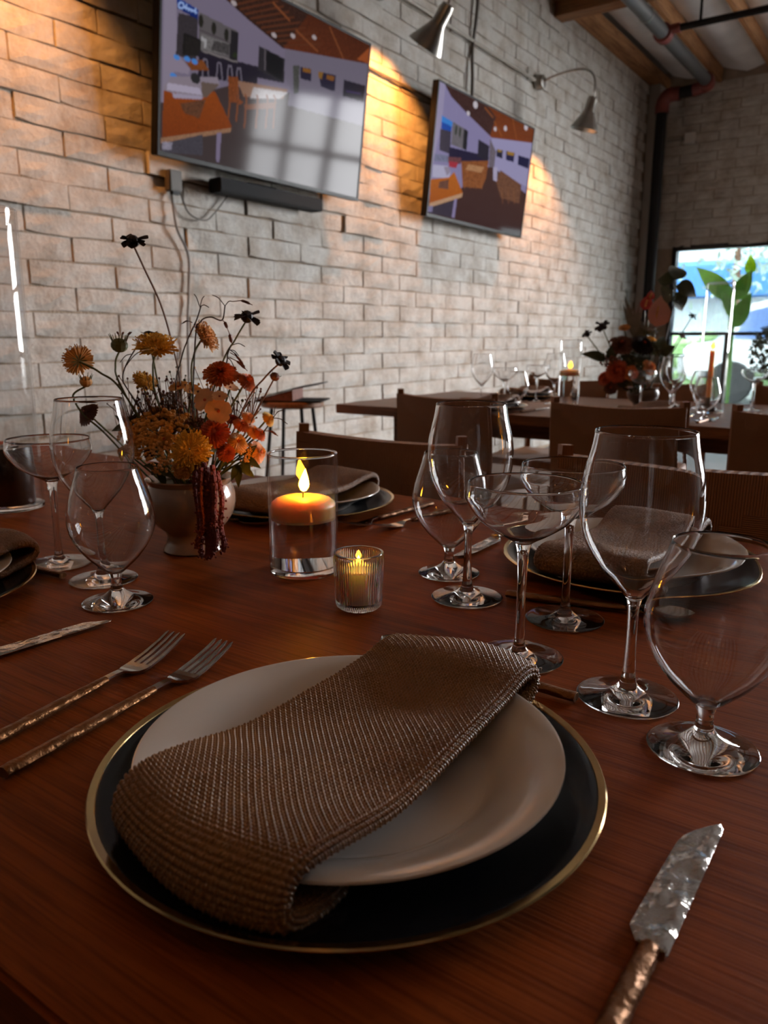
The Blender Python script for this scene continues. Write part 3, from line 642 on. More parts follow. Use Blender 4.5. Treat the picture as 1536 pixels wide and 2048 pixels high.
# ------------------------------------------------------------------ gooseneck lamps
def gooseneck():
    g = thing('gooseneck_lamp', 'lamp', 'wall lamp', (0, 0, 0), group='gooseneck wall lamps')
    V, Fc = lathe([(0, 0), (.06, 0), (.062, .03), (.05, .06), (.03, .065), (0, .065)], 20)
    mesh('wall_box', [(c, a, b_) for a, b_, c in V], Fc, 'galv', g)
    MB().tube(curve([(.05, 0, 0), (.22, 0, .035), (.40, 0, .03), (.485, 0, -.03), (.50, 0, -.14), (.485, 0, -.20)], 8), .009, 8).build('goose_neck', 'galv', g)
    sh = MB().lathe([(.012, .02), (.034, .015), (.042, -.01), (.043, -.09), (.050, -.10), (.056, -.115), (.112, -.215), (.115, -.225), (.111, -.222), (.052, -.118), (.045, -.10), (.036, -.02), (0, -.015)], 28)
    s = sh.build('lamp_shade', 'galv', g, loc=(.483, 0, -.20), rot=(0, R(9), 0))
    bl = MB().add(*ball((0, 0, -.135), .026, 10, 8)).build('bulb', M['bulb'], s)
    l = bpy.data.lights.new('lamp_light', 'SPOT'); l.energy = 72; l.color = (1.0, 0.37, 0.075); l.spot_size = R(112); l.spot_blend = 0.35; l.shadow_soft_size = 0.03
    lo = bpy.data.objects.new('lamp_light', l); col.objects.link(lo); lo.parent = s; lo.location = (0, 0, -.166)
    return g
M['bulb'] = emis('warm_bulb', (1.0, 0.55, 0.2), 6)
g0 = gooseneck()
place(g0, (WX + .01, 4.20, CAM_Z + 2.01), 0, 'galvanised gooseneck lamp between the two televisions, nearer the camera')
g_far = place(copy_tree(g0), (WX + .01, 6.47, CAM_Z + 2.05), 0, 'galvanised gooseneck lamp right of the second television, nearest the corner')
g_near = place(copy_tree(g0), (WX + .01, 1.60, CAM_Z + 2.02), 0, 'galvanised gooseneck lamp beyond the left end of the nearer television')

for o_, a_ in ((g0, 38), (g_far, 14), (g_near, 30)):
    [c for c in o_.children if c.name.startswith('lamp_shade')][0].rotation_euler = (0, R(a_), 0)

# ------------------------------------------------------------------ sprinkler pipes, junction box
zc = CAM_Z + 2.55
sp = thing('sprinkler_main', 'thick grey sprinkler pipe with red couplings under the roof', 'pipe', (0, 0, 0))
MB().tube([(-2.28, -3.4, zc), (-2.28, 9.05, zc)], .058, 16).build('pipe_run', 'pipe', sp)
for y in (7.45, 8.98):
    MB().tube([(-2.28, y - .05, zc), (-2.28, y - .045, zc), (-2.28, y + .045, zc), (-2.28, y + .05, zc)], [.06, .078, .078, .06], 16).build('coupling', 'red', sp)
MB().tube([(-2.28, 6.95, zc), (-2.28, 6.97, zc)], .0615, 16).build('steel_band', 'galv', sp)
MB().tube(curve([(-2.28, 9.03, zc), (-2.29, 9.11, zc), (-2.36, 9.15, zc - .01), (-2.45, 9.15, zc - .02)], 5), .066, 14).build('elbow', 'red', sp)
MB().tube([(-2.45, 9.15, zc - .02), (-2.62, 9.15, zc - .03)], .058, 14).build('pipe_nipple', 'pipe_dark', sp)
MB().tube(curve([(-2.58, 9.15, zc - .03), (-2.69, 9.15, zc - .03), (-2.75, 9.15, zc - .09), (-2.76, 9.15, zc - .20)], 5), [.07] * 4 + [.072] * 8 + [.074] * 4, 14).build('elbow', 'red', sp)
ri = thing('sprinkler_riser', 'black vertical riser pipe in the far corner by the shop window', 'pipe', (-2.76, 9.15, 0))
MB().tube([(0, 0, 0), (0, 0, zc - .18)], .058, 16).build('riser_pipe', 'pipe_dark', ri)
MB().tube([(0, 0, 1.2), (0, 0, 1.25)], .066, 16).build('pipe_clamp', 'pipe_dark', ri)
br = thing('sprinkler_branch', 'thin dark branch pipe crossing the ceiling near the corner', 'pipe', (0, 0, 0))
MB().tube([(-2.16, 7.45, zc + .02), (5.4, 7.45, zc + .02)], .028, 12).build('pipe_run', 'pipe_dark', br)
MB().tube([(-1.98, 7.45, zc + .02), (-1.98, 7.45, CEIL + .05)], .012, 8).build('hanger_rod', 'pipe_dark', br)
MB().tube([(-2.24, 7.45, zc + .02), (-2.14, 7.45, zc + .02)], .04, 12).build('outlet_clamp', 'red', br)
jb = thing('junction_box', 'small white electrical box high on the back brick wall', 'box', (-2.59, WY - .02, CAM_Z + 2.19))
MB().box(-.06, .06, -.03, .012, -.06, .06).build('box_cover', 'bwhite', jb, smooth=False, bevel=.004)
MB().tube([(-.06, 0, 0), (-.26, 0, 0)], .01, 8).build('conduit_stub', 'conduit', jb)

# bare warm bulbs strung under the roof over the diners (they glint in the glasses)
pend0 = thing('string_bulb', 'bulb', 'bulb', (0, 0, 0), group='string of bulbs over the tables')
MB().add(*ball((0, 0, 0), .03, 10, 8, (1, 1, 1.2))).build('bulb_glass', M['bulb_string'] if 'bulb_string' in M else emis('string_bulb_glow', (1.0, 0.50, 0.18), 58), pend0)
MB().tube([(0, 0, .03), (0, 0, .09)], .016, 8).build('socket', 'black', pend0)
MB().tube([(0, 0, .09), (0, 0, .60)], .004, 6).build('cord', 'black', pend0)
k = 0
for i, (x, y) in enumerate([(-1.5, -0.9), (-0.5, -0.8), (0.5, -0.7), (1.5, -0.6), (-1.0, 0.5), (0.1, 0.6), (1.2, 0.7), (-0.8, -2.0), (0.8, -1.9)]):
    o = pend0 if i == 0 else copy_tree(pend0)
    place(o, (x, y, 3.30), 0, 'bare warm bulb hanging on a black cord above the tables')

# ------------------------------------------------------------------ tables and chairs
def table(name, label, x0, x1, y0, y1, mat):
    t = thing(name, label, 'table', ((x0 + x1) / 2, (y0 + y1) / 2, 0))
    hx, hy = (x1 - x0) / 2, (y1 - y0) / 2
    MB().box(-hx, hx, -hy, hy, TAB_Z - .040, TAB_Z).build('tabletop', mat, t, smooth=False, bevel=.003)
    MB().box(-hx + .25, hx - .25, -hy + .16, -hy + .19, TAB_Z - .11, TAB_Z - .040).box(-hx + .25, hx - .25, hy - .19, hy - .16, TAB_Z - .11, TAB_Z - .040).build('apron', mat, t, smooth=False)
    for sx in (-1, 1):
        for sy in (-1, 1):
            MB().box(sx * (hx - .26) - .04, sx * (hx - .26) + .04, sy * (hy - .18) - .04, sy * (hy - .18) + .04, 0, TAB_Z - .04).build('leg', mat, t, smooth=False, bevel=.005)
    return t
table('dining_table', 'long oak dining table in the foreground, laid with plates, candles and flowers', -2.20, 1.30, .149, 1.21, 'table')
table('dining_table', 'second oak dining table along the wall behind the near chairs', -2.20, 1.30, 2.76, 3.82, 'table_far')

def tri_panel(mb_v, mb_f, uvs, a, b, c, n, horiz): pass
def chair_proto():
    # faces +y (seat in front of the back), origin on the floor under the back
    c = thing('dining_chair', 'chair', 'chair', (0, 0, 0), group='cord-back dining chairs')
    W_, top, sh, D = .455, .845, .45, .44
    for s in (-1, 1):
        MB().tube([(s * (W_ / 2 - .015), -.0, 0), (s * (W_ / 2 - .015), 0, .42), (s * (W_ / 2 - .015), -.02, top)], [.015, .019, .016], 4).build('back_post', 'chair_wood', c, smooth=False)
        MB().tube([(s * (W_ / 2 - .015), D, 0), (s * (W_ / 2 - .015), D, sh)], [.014, .019], 4).build('leg', 'chair_wood', c, smooth=False)
        MB().box(s * (W_ / 2 - .015) - .011, s * (W_ / 2 - .015) + .011, 0, D, .20, .225).build('stretcher', 'chair_wood', c, smooth=False)
        MB().box(s * (W_ / 2 - .015) - .013, s * (W_ / 2 - .015) + .013, 0, D, sh - .035, sh).build('seat_rail', 'chair_wood', c, smooth=False)
    MB().box(-W_ / 2 + .02, W_ / 2 - .02, D - .012, D + .012, sh - .035, sh).build('seat_rail', 'chair_wood', c, smooth=False)
    # cord-wound back and seat, envelope weave: four triangles rising to the middle
    def panel(name, fn, thick):
        N = 12; V = []; Fc = []; UV = []
        for side in (0, 1):
            base = len(V)
            for j in range(N + 1):
                for i in range(N + 1): u, v = i / N, j / N; V.append(fn(u, v, side))
            for j in range(N):
                for i in range(N):
                    a = base + j * (N + 1) + i; q = (a, a + 1, a + N + 2, a + N + 1); uc, vc = (i + .5) / N - .5, (j + .5) / N - .5
                    sw = abs(uc) > abs(vc)
                    Fc.append(q if side else q[::-1]); cr = [(i / N, j / N), ((i + 1) / N, j / N), ((i + 1) / N, (j + 1) / N), (i / N, (j + 1) / N)]
                    cr = [((b_ * .8, a_) if sw else (a_, b_)) for a_, b_ in cr]; UV.append(cr if side else cr[::-1])
        n1 = (N + 1) ** 2
        ring = [i for i in range(N + 1)] + [(j + 1) * (N + 1) - 1 for j in range(1, N + 1)] + [N * (N + 1) + i for i in range(N - 1, -1, -1)] + [j * (N + 1) for j in range(N - 1, 0, -1)]
        for a, b_ in zip(ring, ring[1:] + ring[:1]): Fc.append((a, b_, b_ + n1, a + n1)); UV.append([(0, 0), (.02, 0), (.02, .05), (0, .05)])
        o = mesh(name, V, Fc, 'cord', c, smooth=False); ul = o.data.uv_layers.new(name='UVMap')
        flat = [x for cr in UV for p_ in cr for x in p_]; ul.data.foreach_set('uv', flat); return o
    def back(u, v, s):
        x = (u - .5) * (W_ - .012); bulge = .012 * (1 - 2 * max(abs(u - .5), abs(v - .5))); z = sh + .10 + (top - .018 - sh - .10) * v
        z -= .010 * math.sin(math.pi * u) * v; y = -.02 * max(0, (z - .42) / (top - .42)); return (x, y - .020 * math.sin(math.pi * u) + (s - .5) * (.034 + bulge), z)
    panel('woven_back', back, .03)
    def seat(u, v, s):
        b_ = .012 * (1 - 2 * max(abs(u - .5), abs(v - .5))); return ((u - .5) * (W_ - .02), .02 + v * (D - .01), sh - .012 - .006 * math.sin(math.pi * u) * math.sin(math.pi * v) + (s - .5) * (.03 + b_))
    panel('woven_seat', seat, .03)
    return c
ch0 = chair_proto()
# opposite side of the near table: they face the camera
place(ch0, (-1.0, 1.38, 0), R(180), 'cord-back dining chair behind the floating candle, across the near table', 'chairs across the near table')
place(copy_tree(ch0), (-.345, 1.38, 0), R(180), 'cord-back dining chair behind the tall wine glasses at the right, across the near table', 'chairs across the near table')
place(copy_tree(ch0), (.32, 1.38, 0), R(180), 'cord-back dining chair past the right edge, across the near table', 'chairs across the near table')
# near side of the second table: seen from behind
place(copy_tree(ch0), (-1.52, 2.60, 0), R(-3), 'dark cord-back chair at the near side of the second table, closest to the brick wall', 'chairs at the near side of the second table')
place(copy_tree(ch0), (-.850, 2.58, 0), R(4), 'dark cord-back chair in front of the second table flowers', 'chairs at the near side of the second table')
place(copy_tree(ch0), (-.265, 2.58, 0), R(2), 'dark cord-back chair at the right edge, near side of the second table', 'chairs at the near side of the second table')
for x, lab in ((-1.60, 'cord-back chair across the second table, behind the orange floating candle'), (-1.10, 'cord-back chair across the second table, behind the flowers'), (-.45, 'cord-back chair across the second table, behind the tall taper cylinder'), (.2, 'cord-back chair across the second table, at the right edge')):
    place(copy_tree(ch0), (x, 3.98, 0), R(180), lab, 'chairs across the second table')

# stool with an open menu against the wall
st = thing('stool', 'round-topped stool with thin dark metal legs against the brick wall', 'stool', (-2.62, 2.94, 0))
MB().lathe([(0, .705), (.150, .705), (.158, .712), (.158, .728), (.150, .735), (0, .735)], 32).build('stool_seat', 'chair_wood', st)
for a in range(4):
    an = R(45 + 90 * a + 20); MB().tube([(math.cos(an) * .11, math.sin(an) * .11, .705), (math.cos(an) * .19, math.sin(an) * .19, 0)], .009, 8).build('leg', 'frame_dark', st)
V, Fc = lathe([(.150, .28), (.158, .28), (.158, .29), (.150, .29), (.150, .28)], 28); mesh('foot_ring', V, Fc, 'frame_dark', st)
mn = thing('menu_folder', 'open black menu folder lying on the stool by the wall', 'menu', (-2.62, 2.94, .7355), R(28))
MB().box(-.16, .17, -.12, .12, 0, .006).build('back_cover', 'black_matte', mn, smooth=False)
MB().add([(-.155, -.115, .0065), (.03, -.115, .0065), (.03, .115, .0065), (-.155, .115, .0065), (-.155, -.115, .012), (.03, -.115, .060), (.03, .115, .060), (-.155, .115, .012)], [(0, 3, 2, 1), (4, 5, 6, 7), (0, 1, 5, 4), (2, 3, 7, 6), (1, 2, 6, 5), (0, 4, 7, 3)]).build('pages', M['brown_petal'], mn, smooth=False)
V = []
for x, z in ((-.16, .013), (.03, .062), (.16, .085)): V += [(x, -.12, z), (x, .12, z), (x, .12, z + .005), (x, -.12, z + .005)]
Fc = [(0, 3, 2, 1), (8, 9, 10, 11)]
for i in (0, 4):
    for q in range(4): Fc.append((i + q, i + (q + 1) % 4, i + 4 + (q + 1) % 4, i + 4 + q))
mesh('front_cover', V, Fc, 'black_matte', mn, smooth=False)

# ------------------------------------------------------------------ glassware (foot, stem and bowl share their seam rings)
M['foot_glass'] = M['glass']
def smooth_prof(pts, n=6):
    return [(max(0, v.x), v.y) for v in curve([(a, b_, 0) for a, b_ in pts], n)]
def glass_thing(name, foot, stem, bowl_out, wall, cat='glass', seg=56, n=6):
    o = thing(name, name, cat, (0, 0, 0))
    f = [(0, 0.0004), (foot[0][0] - .002, 0.0004), foot[0]] + smooth_prof(foot, n)[1:]
    mesh('foot', *lathe(f, seg), M['foot_glass'], o)
    s = smooth_prof([foot[-1]] + stem + [bowl_out[0]], n); mesh('stem', *lathe(s, seg), 'glass', o)
    bo = smooth_prof(bowl_out, n)
    rim = bo[-1]
    inner = []
    for i in range(len(bo) - 1, -1, -1):
        p = Vector(bo[i]); a = Vector(bo[max(0, i - 1)]); b_ = Vector(bo[min(len(bo) - 1, i + 1)]); d = (b_ - a).normalized(); nrm = Vector((-d.y, d.x))
        t_ = wall * (1 + 1.2 * max(0, 1 - i / (len(bo) * .35))); q = p + nrm * t_
        if q.x > .0035 and q.y > bo[0][1] + .0035 and (not inner or q.y < inner[-1][1] + 1e-6): inner.append((q.x, q.y))
    zb = inner[-1][1] - .0012
    prof = bo + [(rim[0] - wall * .5, rim[1] + wall * .45)] + [(rim[0] - wall, rim[1] - wall * .1)] + inner[1:] + [(inner[-1][0] * .5, zb), (0, zb - .0003)]
    mesh('bowl', *lathe(prof, seg), 'glass', o)
    return o
wine0 = glass_thing('wine_glass', [(.0405, .0010), (.0402, .0022), (.030, .0036), (.015, .0068), (.0075, .013), (.0055, .021)], [(.0046, .040), (.0042, .060), (.0046, .078)],
    [(.0062, .0865), (.0105, .0925), (.0185, .1015), (.0305, .1155), (.0425, .1365), (.0475, .1600), (.0462, .1850), (.0410, .2085), (.0385, .2235)], .0010)
coupe0 = glass_thing('coupe_glass', [(.0405, .0010), (.0402, .0020), (.028, .0030), (.013, .0058), (.0065, .011), (.0048, .018)], [(.0042, .040), (.0042, .070), (.0054, .100)],
    [(.0078, .1115), (.0130, .1150), (.0240, .1212), (.0400, .1325), (.0512, .1475), (.0530, .1555), (.0512, .1674)], .0010)
water0 = glass_thing('water_goblet', [(.0385, .0010), (.0382, .0022), (.029, .0040), (.017, .0085), (.0085, .015), (.0062, .021)], [(.0058, .028)],
    [(.0075, .0350), (.0150, .0412), (.0300, .0565), (.0430, .0770), (.0475, .0975), (.0440, .1190), (.0375, .1400), (.0327, .1560)], .0010)
def setg(root, used, x, y, label, group, z=TAB_Z):
    o = root if not used[0] else copy_tree(root); used[0] = True
    return place(o, (x, y, z), random.uniform(0, 6), label, group)
uw, uc, ug = [False], [False], [False]
setg(wine0, uw, -.177, .607, 'large clear wine glass at the right of the foreground plate', 'wine glasses on the near table')
setg(wine0, uw, -.411, .754, 'clear wine glass across the table, just right of the two candles', 'wine glasses on the near table')
setg(wine0, uw, -.814, .555, 'clear wine glass at the left, in front of the flowers', 'wine glasses on the near table')
setg(coupe0, uc, -.287, .631, 'shallow coupe glass directly behind the foreground napkin', 'coupe glasses on the near table')
setg(coupe0, uc, -.291, .752, 'shallow coupe glass in front of the plate across the table', 'coupe glasses on the near table')
setg(coupe0, uc, -.923, .565, 'shallow coupe glass at the left edge of the picture', 'coupe glasses on the near table')
setg(water0, ug, -.105, .556, 'short round water goblet at the right edge, nearest the camera', 'water goblets on the near table')
setg(water0, ug, -.476, .824, 'short round water goblet behind the far wine glass, right of the candles', 'water goblets on the near table')
setg(water0, ug, -.729, .513, 'short round water goblet in front of the flowers at the left', 'water goblets on the near table')

# ------------------------------------------------------------------ candles
def flame_prof(h, r_): return [(0, 0), (r_ * .55, h * .06), (r_ * .95, h * .22), (r_, h * .34), (r_ * .8, h * .54), (r_ * .45, h * .76), (r_ * .15, h * .93), (0, h)]
def glass_cyl(name, parent, Rr, Hh, wall, base, seg=64):
    # thin walls, with a solid base disc and a fire-polished rim
    o = mesh(name, *lathe([(Rr, base + .0005), (Rr, Hh - wall * .55)], seg), 'thin_glass', parent)
    mesh('cylinder_lining', *lathe([(Rr - wall, Hh - wall * .55), (Rr - wall, base + .0005)], seg), 'thin_glass', parent)
    mesh('base_disc', *lathe([(0, .0003), (Rr - .0025, .0003), (Rr - .0006, .0012), (Rr, .003), (Rr, base - .0002), (Rr - .0005, base), (0, base)], seg), 'glass', parent)
    k = wall * .62; rc = Rr - wall / 2; zc_ = Hh - k
    mesh('rim', *lathe([(rc + k * math.cos(a * math.pi / 6), zc_ + k * math.sin(a * math.pi / 6)) for a in range(13)], seg), 'glass', parent)
    return o
def floating_candle(label, loc, Hh, wax_top, flame='flame', group='floating candles in cylinders'):
    v = thing('candle_cylinder', label + ' — clear glass cylinder half filled with water' if False else label, 'vase', loc)
    Rr = .0440
    glass_cyl('cylinder_glass', v, Rr, Hh, .0024, .010)
    wl = wax_top - .012
    mesh('water_fill', *lathe([(0, .0104), (Rr - .0026, .0104), (Rr - .0026, wl), (0, wl)], 64), 'water', v)
    return v
def wax_disc(label, loc, Rr, Hh, flame, mat='wax', fl=(.030, .0066)):
    c = thing('floating_candle', label, 'candle', loc)
    mesh('wax', *lathe([(0, -Hh), (Rr - .004, -Hh), (Rr, -Hh + .004), (Rr, -.012), (Rr - .0012, -.0085), (Rr - .006, -.0045), (Rr - .012, -.0022), (Rr * .45, -.0008), (.006, -.0022), (0, -.003)], 56), mat, c)
    MB().tube([(0, 0, -.003), (.0006, 0, .003), (.0012, 0, .0075)], .0009, 6).build('wick', 'wick', c)
    mesh('flame', *lathe(flame_prof(*fl), 20), flame, c, loc=(.001, 0, .005), rot=(R(-3), R(5), 0)); return c
cx, cyy = -.635, .728
floating_candle('clear glass cylinder holding water and the lit floating candle on the near table', (cx, cyy, TAB_Z), .154, .099)
wax_disc('peach floating candle burning in the water cylinder on the near table', (cx, cyy, TAB_Z + .099), .0410, .030, 'flame')
vo = thing('votive_holder', 'small ribbed glass votive holder in front of the floating candle', 'candle holder', (-.495, .658, TAB_Z))
def ribbed(Rb, Rt, Hh, wall, base, n=384):
    V = []; Fc = []; rows = [(0, .0005), (.9, .0005), (1, .003)] + [(1, .003 + (Hh - .005) * k / 10) for k in range(1, 11)] + [(1.0, Hh - .0006), (.985, Hh)]
    outer = []
    def rad(z, a, f): return (Rb + (Rt - Rb) * z / Hh) * f * (1 + (0.030 * abs(math.cos(32 * a)) if .004 < z < Hh - .004 and f == 1 else 0))
    for f, z in rows: outer.append([(rad(z, 2 * math.pi * i / n, f), z) for i in range(n)])
    inn = [(Rt - wall, Hh), (Rt - wall - .0006, Hh - .002)] + [(Rb + (Rt - Rb) * z / Hh - wall, z) for z in (Hh * .7, Hh * .4, base + .003)] + [(Rb - wall - .003, base), (0, base)]
    for r_, z in inn: outer.append([(r_, z)] * n)
    for ring in outer:
        for i, (r_, z) in enumerate(ring): a = 2 * math.pi * i / n; V.append((r_ * math.cos(a), r_ * math.sin(a), z))
    for q in range(len(outer) - 1):
        for i in range(n): j = (i + 1) % n; Fc.append((q * n + i, q * n + j, (q + 1) * n + j, (q + 1) * n + i))
    o = mesh('ribbed_glass', V, Fc, 'pressed_glass', vo); b = bmesh.new(); b.from_mesh(o.data); bmesh.ops.remove_doubles(b, verts=b.verts, dist=1e-6); bmesh.ops.recalc_face_normals(b, faces=b.faces); b.to_mesh(o.data); b.free()
ribbed(.0252, .0278, .0635, .0028, .006)
vc = thing('votive_candle', 'small ivory votive candle burning inside the ribbed glass', 'candle', (-.495, .658, TAB_Z + .0062))
mesh('wax', *lathe([(0, 0), (.0175, 0), (.0185, .002), (.0180, .036), (.0165, .0375), (.010, .0355), (0, .0345)], 40), 'wax_white', vc)
MB().tube([(0, 0, .034), (0, 0, .041)], .0008, 6).build('wick', 'wick', vc)
mesh('flame', *lathe(flame_prof(.014, .0034), 16), 'flame_small', vc, loc=(0, 0, .0395))

# tall hurricane at the left edge
hx = at_z(27, 1015, TAB_Z)
hv = thing('hurricane_cylinder', 'very tall clear glass cylinder at the left edge of the near table', 'vase', (hx.x, hx.y, TAB_Z))
glass_cyl('cylinder_glass', hv, .052, .50, .0028, .008)
hc = thing('candle_holder', 'dark brown candle block inside the tall cylinder at the left edge', 'candle holder', (hx.x, hx.y, TAB_Z + .0085))
mesh('holder_body', *lathe([(0, 0), (.036, 0), (.038, .003), (.038, .095), (.036, .10), (.012, .10), (.012, .085), (0, .085)], 32), 'amber', hc)
mesh('wax', *lathe([(0, .085), (.0118, .085), (.0118, .092), (0, .091)], 16), 'wax_rust', hc)

# ------------------------------------------------------------------ plates, napkins, cutlery
def charger_proto():
    c = thing('charger_plate', 'charger', 'charger', (0, 0, 0))
    mesh('plate_body', *lathe([(0, 0.0005), (.105, 0.0005), (.108, .002), (.130, .0065), (.155, .0145), (.1610, .0168), (.1612, .0182), (.1585, .0184), (.150, .0160), (.130, .0096), (.112, .0058), (.104, .0046), (0, .0046)], 96), 'charger', c)
    mesh('gold_rim', *lathe([(.1605, .0160), (.1648, .0176), (.1654, .0188), (.1645, .0198), (.1602, .0190), (.1598, .0182), (.1605, .0160)], 96), 'gold', c)
    return c
def plate_proto():
    p = thing('dinner_plate', 'plate', 'plate', (0, 0, 0))
    mesh('plate_body', *lathe([(0, .0012), (.080, .0012), (.081, 0), (.086, 0), (.088, .0026), (.100, .0108), (.120, .0200), (.1365, .0268), (.1388, .0283), (.1385, .0296), (.1368, .0298), (.120, .0236), (.104, .0160), (.0965, .0105), (.0915, .0072), (.084, .0060), (.060, .0055), (0, .0055)], 112), 'porcelain', p)
    V, Fc = lathe([(.0850, .0064), (.0880, .0066), (.0908, .0074), (.0908, .0070), (.0880, .0062), (.0850, .0060)], 112); mesh('well_ring', V, Fc, 'porcelain', p)
    return p
cp0, dp0 = charger_proto(), plate_proto(); ucp, udp = [False], [False]
PZ = TAB_Z + .0052
def put(root, used, x, y, z, rz, label, group):
    o = root if not used[0] else copy_tree(root); used[0] = True; return place(o, (x, y, z), rz, label, group)
SET = [('foreground', -.287, .370, 0, 'nearest the camera'), ('right', -.293, .980, 180, 'across the table behind the wine glasses'), ('mid', -.890, 1.015, 180, 'across the table behind the floating candle'), ('left', -.955, .360, 0, 'cut off by the left edge of the picture')]
for nm, x, y, rz, where in SET:
    put(cp0, ucp, x, y, TAB_Z, 0, 'black gold-rimmed charger plate ' + where, 'charger plates on the near table')
    put(dp0, udp, x + .001, y, PZ, 0, 'white dinner plate on its black charger, ' + where, 'dinner plates on the near table')
def napkin_mesh(name, cells, per, pitch, amp, path, W_, th, parent=None, mat='napkin', flip=False):
    # closed flattened loop swept along the path (y, z); weave carried by the mesh itself
    pts = np.array([[0, a, b_] for a, b_ in path], float)
    cv = np.array([[v.x, v.y, v.z] for v in curve(pts, 14)])
    sl = np.concatenate([[0], np.cumsum(np.linalg.norm(np.diff(cv, axis=0), axis=1))]); LEN = sl[-1]
    nl = int(round(LEN / pitch)); 
    half = W_ / 2; perim = 2 * (W_ - th) + math.pi * th; nc = int(round(perim / pitch / 2)) * 2
    nS, nT = nl * per, nc * per
    s = np.linspace(0, LEN, nS + 1); cy_ = np.interp(s, sl, cv[:, 1]); cz_ = np.interp(s, sl, cv[:, 2])
    ty, tz = np.gradient(cy_, s), np.gradient(cz_, s); ln = np.hypot(ty, tz); ty, tz = ty / ln, tz / ln; ny, nz = -tz, ty
    t_ = np.arange(nT) * (perim / nT); a0 = W_ - th
    X = np.zeros(nT); N = np.zeros(nT); NX = np.zeros(nT); NN = np.zeros(nT); r_ = th / 2
    for i, q in enumerate(t_):
        if q < a0: X[i], N[i], NX[i], NN[i] = -a0 / 2 + q, r_, 0, 1
        elif q < a0 + math.pi * r_: an = (q - a0) / r_; X[i], N[i], NX[i], NN[i] = a0 / 2 + r_ * math.sin(an), r_ * math.cos(an), math.sin(an), math.cos(an)
        elif q < 2 * a0 + math.pi * r_: X[i], N[i], NX[i], NN[i] = a0 / 2 - (q - a0 - math.pi * r_), -r_, 0, -1
        else: an = (q - 2 * a0 - math.pi * r_) / r_; X[i], N[i], NX[i], NN[i] = -a0 / 2 - r_ * math.sin(an), -r_ * math.cos(an), -math.sin(an), -math.cos(an)
    fu = (np.arange(nS + 1) / per); fv = (np.arange(nT) / per)
    iu, iv = np.floor(fu).astype(int), np.floor(fv).astype(int); cu, cv_ = fu - iu, fv - iv
    par = (iu[:, None] + iv[None, :]) % 2
    hA = np.sqrt(np.clip(1 - (2 * cu[:, None] - 1) ** 2, 0, 1)) * (0.15 + 0.85 * np.sin(np.pi * cv_[None, :])) * 1.15
    hB = np.sqrt(np.clip(1 - (2 * cv_[None, :] - 1) ** 2, 0, 1)) * (0.10 + 0.75 * np.sin(np.pi * cu[:, None]))
    h = np.where(par == 0, hA, hB) * amp
    # soft dents of the folded cloth, top layer slumps and widens a little towards the near end
    ss = (s / LEN)[:, None]; xx = (X / half)[None, :]
    wob = .0018 * np.sin(ss * 9 + xx * 2.0) + .0015 * np.sin(ss * 17 - xx * 3.1 + 1) - .0022 * np.exp(-((ss - .62) / .06) ** 2) * (1 - xx ** 2) 
    wid = 1 + .03 * np.sin(ss * 5 + .6) + 0 * xx
    PX = X[None, :] * wid + NX[None, :] * h; PN = N[None, :] + NN[None, :] * h + wob
    sag = .139 - np.sqrt(.139 ** 2 - np.clip(PX, -.12, .12) ** 2)
    sg = np.clip((-cy_ - .055) / .08, 0, 1)[:, None] - np.clip((cy_ - .065) / .08, 0, 1)[:, None]; sg = sg * .5
    Vx = PX; Vy = cy_[:, None] + ny[:, None] * PN + sg * sag * np.where(PX < 0, 1.7, .9); Vz = cz_[:, None] + nz[:, None] * PN
    V = np.stack([Vx, Vy, Vz], -1).reshape(-1, 3)
    idx = np.arange((nS + 1) * nT).reshape(nS + 1, nT); nx_ = np.roll(idx, -1, axis=1)
    q = np.stack([idx[:-1], nx_[:-1], nx_[1:], idx[1:]], -1).reshape(-1, 4)[:, ::-1]
    me = bpy.data.meshes.new(name); me.vertices.add(len(V)); me.vertices.foreach_set('co', V.reshape(-1)); me.loops.add(q.size); me.polygons.add(len(q))
    me.loops.foreach_set('vertex_index', q.reshape(-1).astype(np.int32)); me.polygons.foreach_set('loop_start', np.arange(len(q)) * 4); me.polygons.foreach_set('loop_total', np.full(len(q), 4))
    me.update(); me.polygons.foreach_set('use_smooth', [True] * len(q)); me.materials.append(M[mat]); me.validate(); return me
npath = [(-.098, .0130), (-.118, .0125), (-.138, .0165), (-.1490, .027), (-.1465, .0400), (-.132, .0460), (-.090, .0420), (-.03, .0350), (.04, .0350), (.095, .0410), (.128, .0470), (.150, .0455), (.158, .036), (.150, .026), (.120, .0165), (.104, .0135)]
nk = link('folded_napkin', napkin_mesh('folded_napkin', 0, 5, .0027, .0021, npath, .131, .0095), None, (-.285, .372, TAB_Z))
tag(nk, 'brown basket-weave napkin folded in a strip over the foreground plate', 'napkin', 'folded napkins on the near table')
nfar = napkin_mesh('folded_napkin', 0, 2, .0040, .0009, npath, .138, .0095, mat='napkin_far')
for x, y, rz, lab in ((-.298, .985, R(180), 'brown woven napkin on the plate behind the wine glasses'), (-.890, 1.02, R(180), 'brown woven napkin on the plate behind the floating candle'), (-.955, .365, 0, 'brown woven napkin corner at the left edge of the picture')):
    tag(link('folded_napkin', nfar, None, (x, y, TAB_Z), (0, 0, rz)), lab, 'napkin', 'folded napkins on the near table')

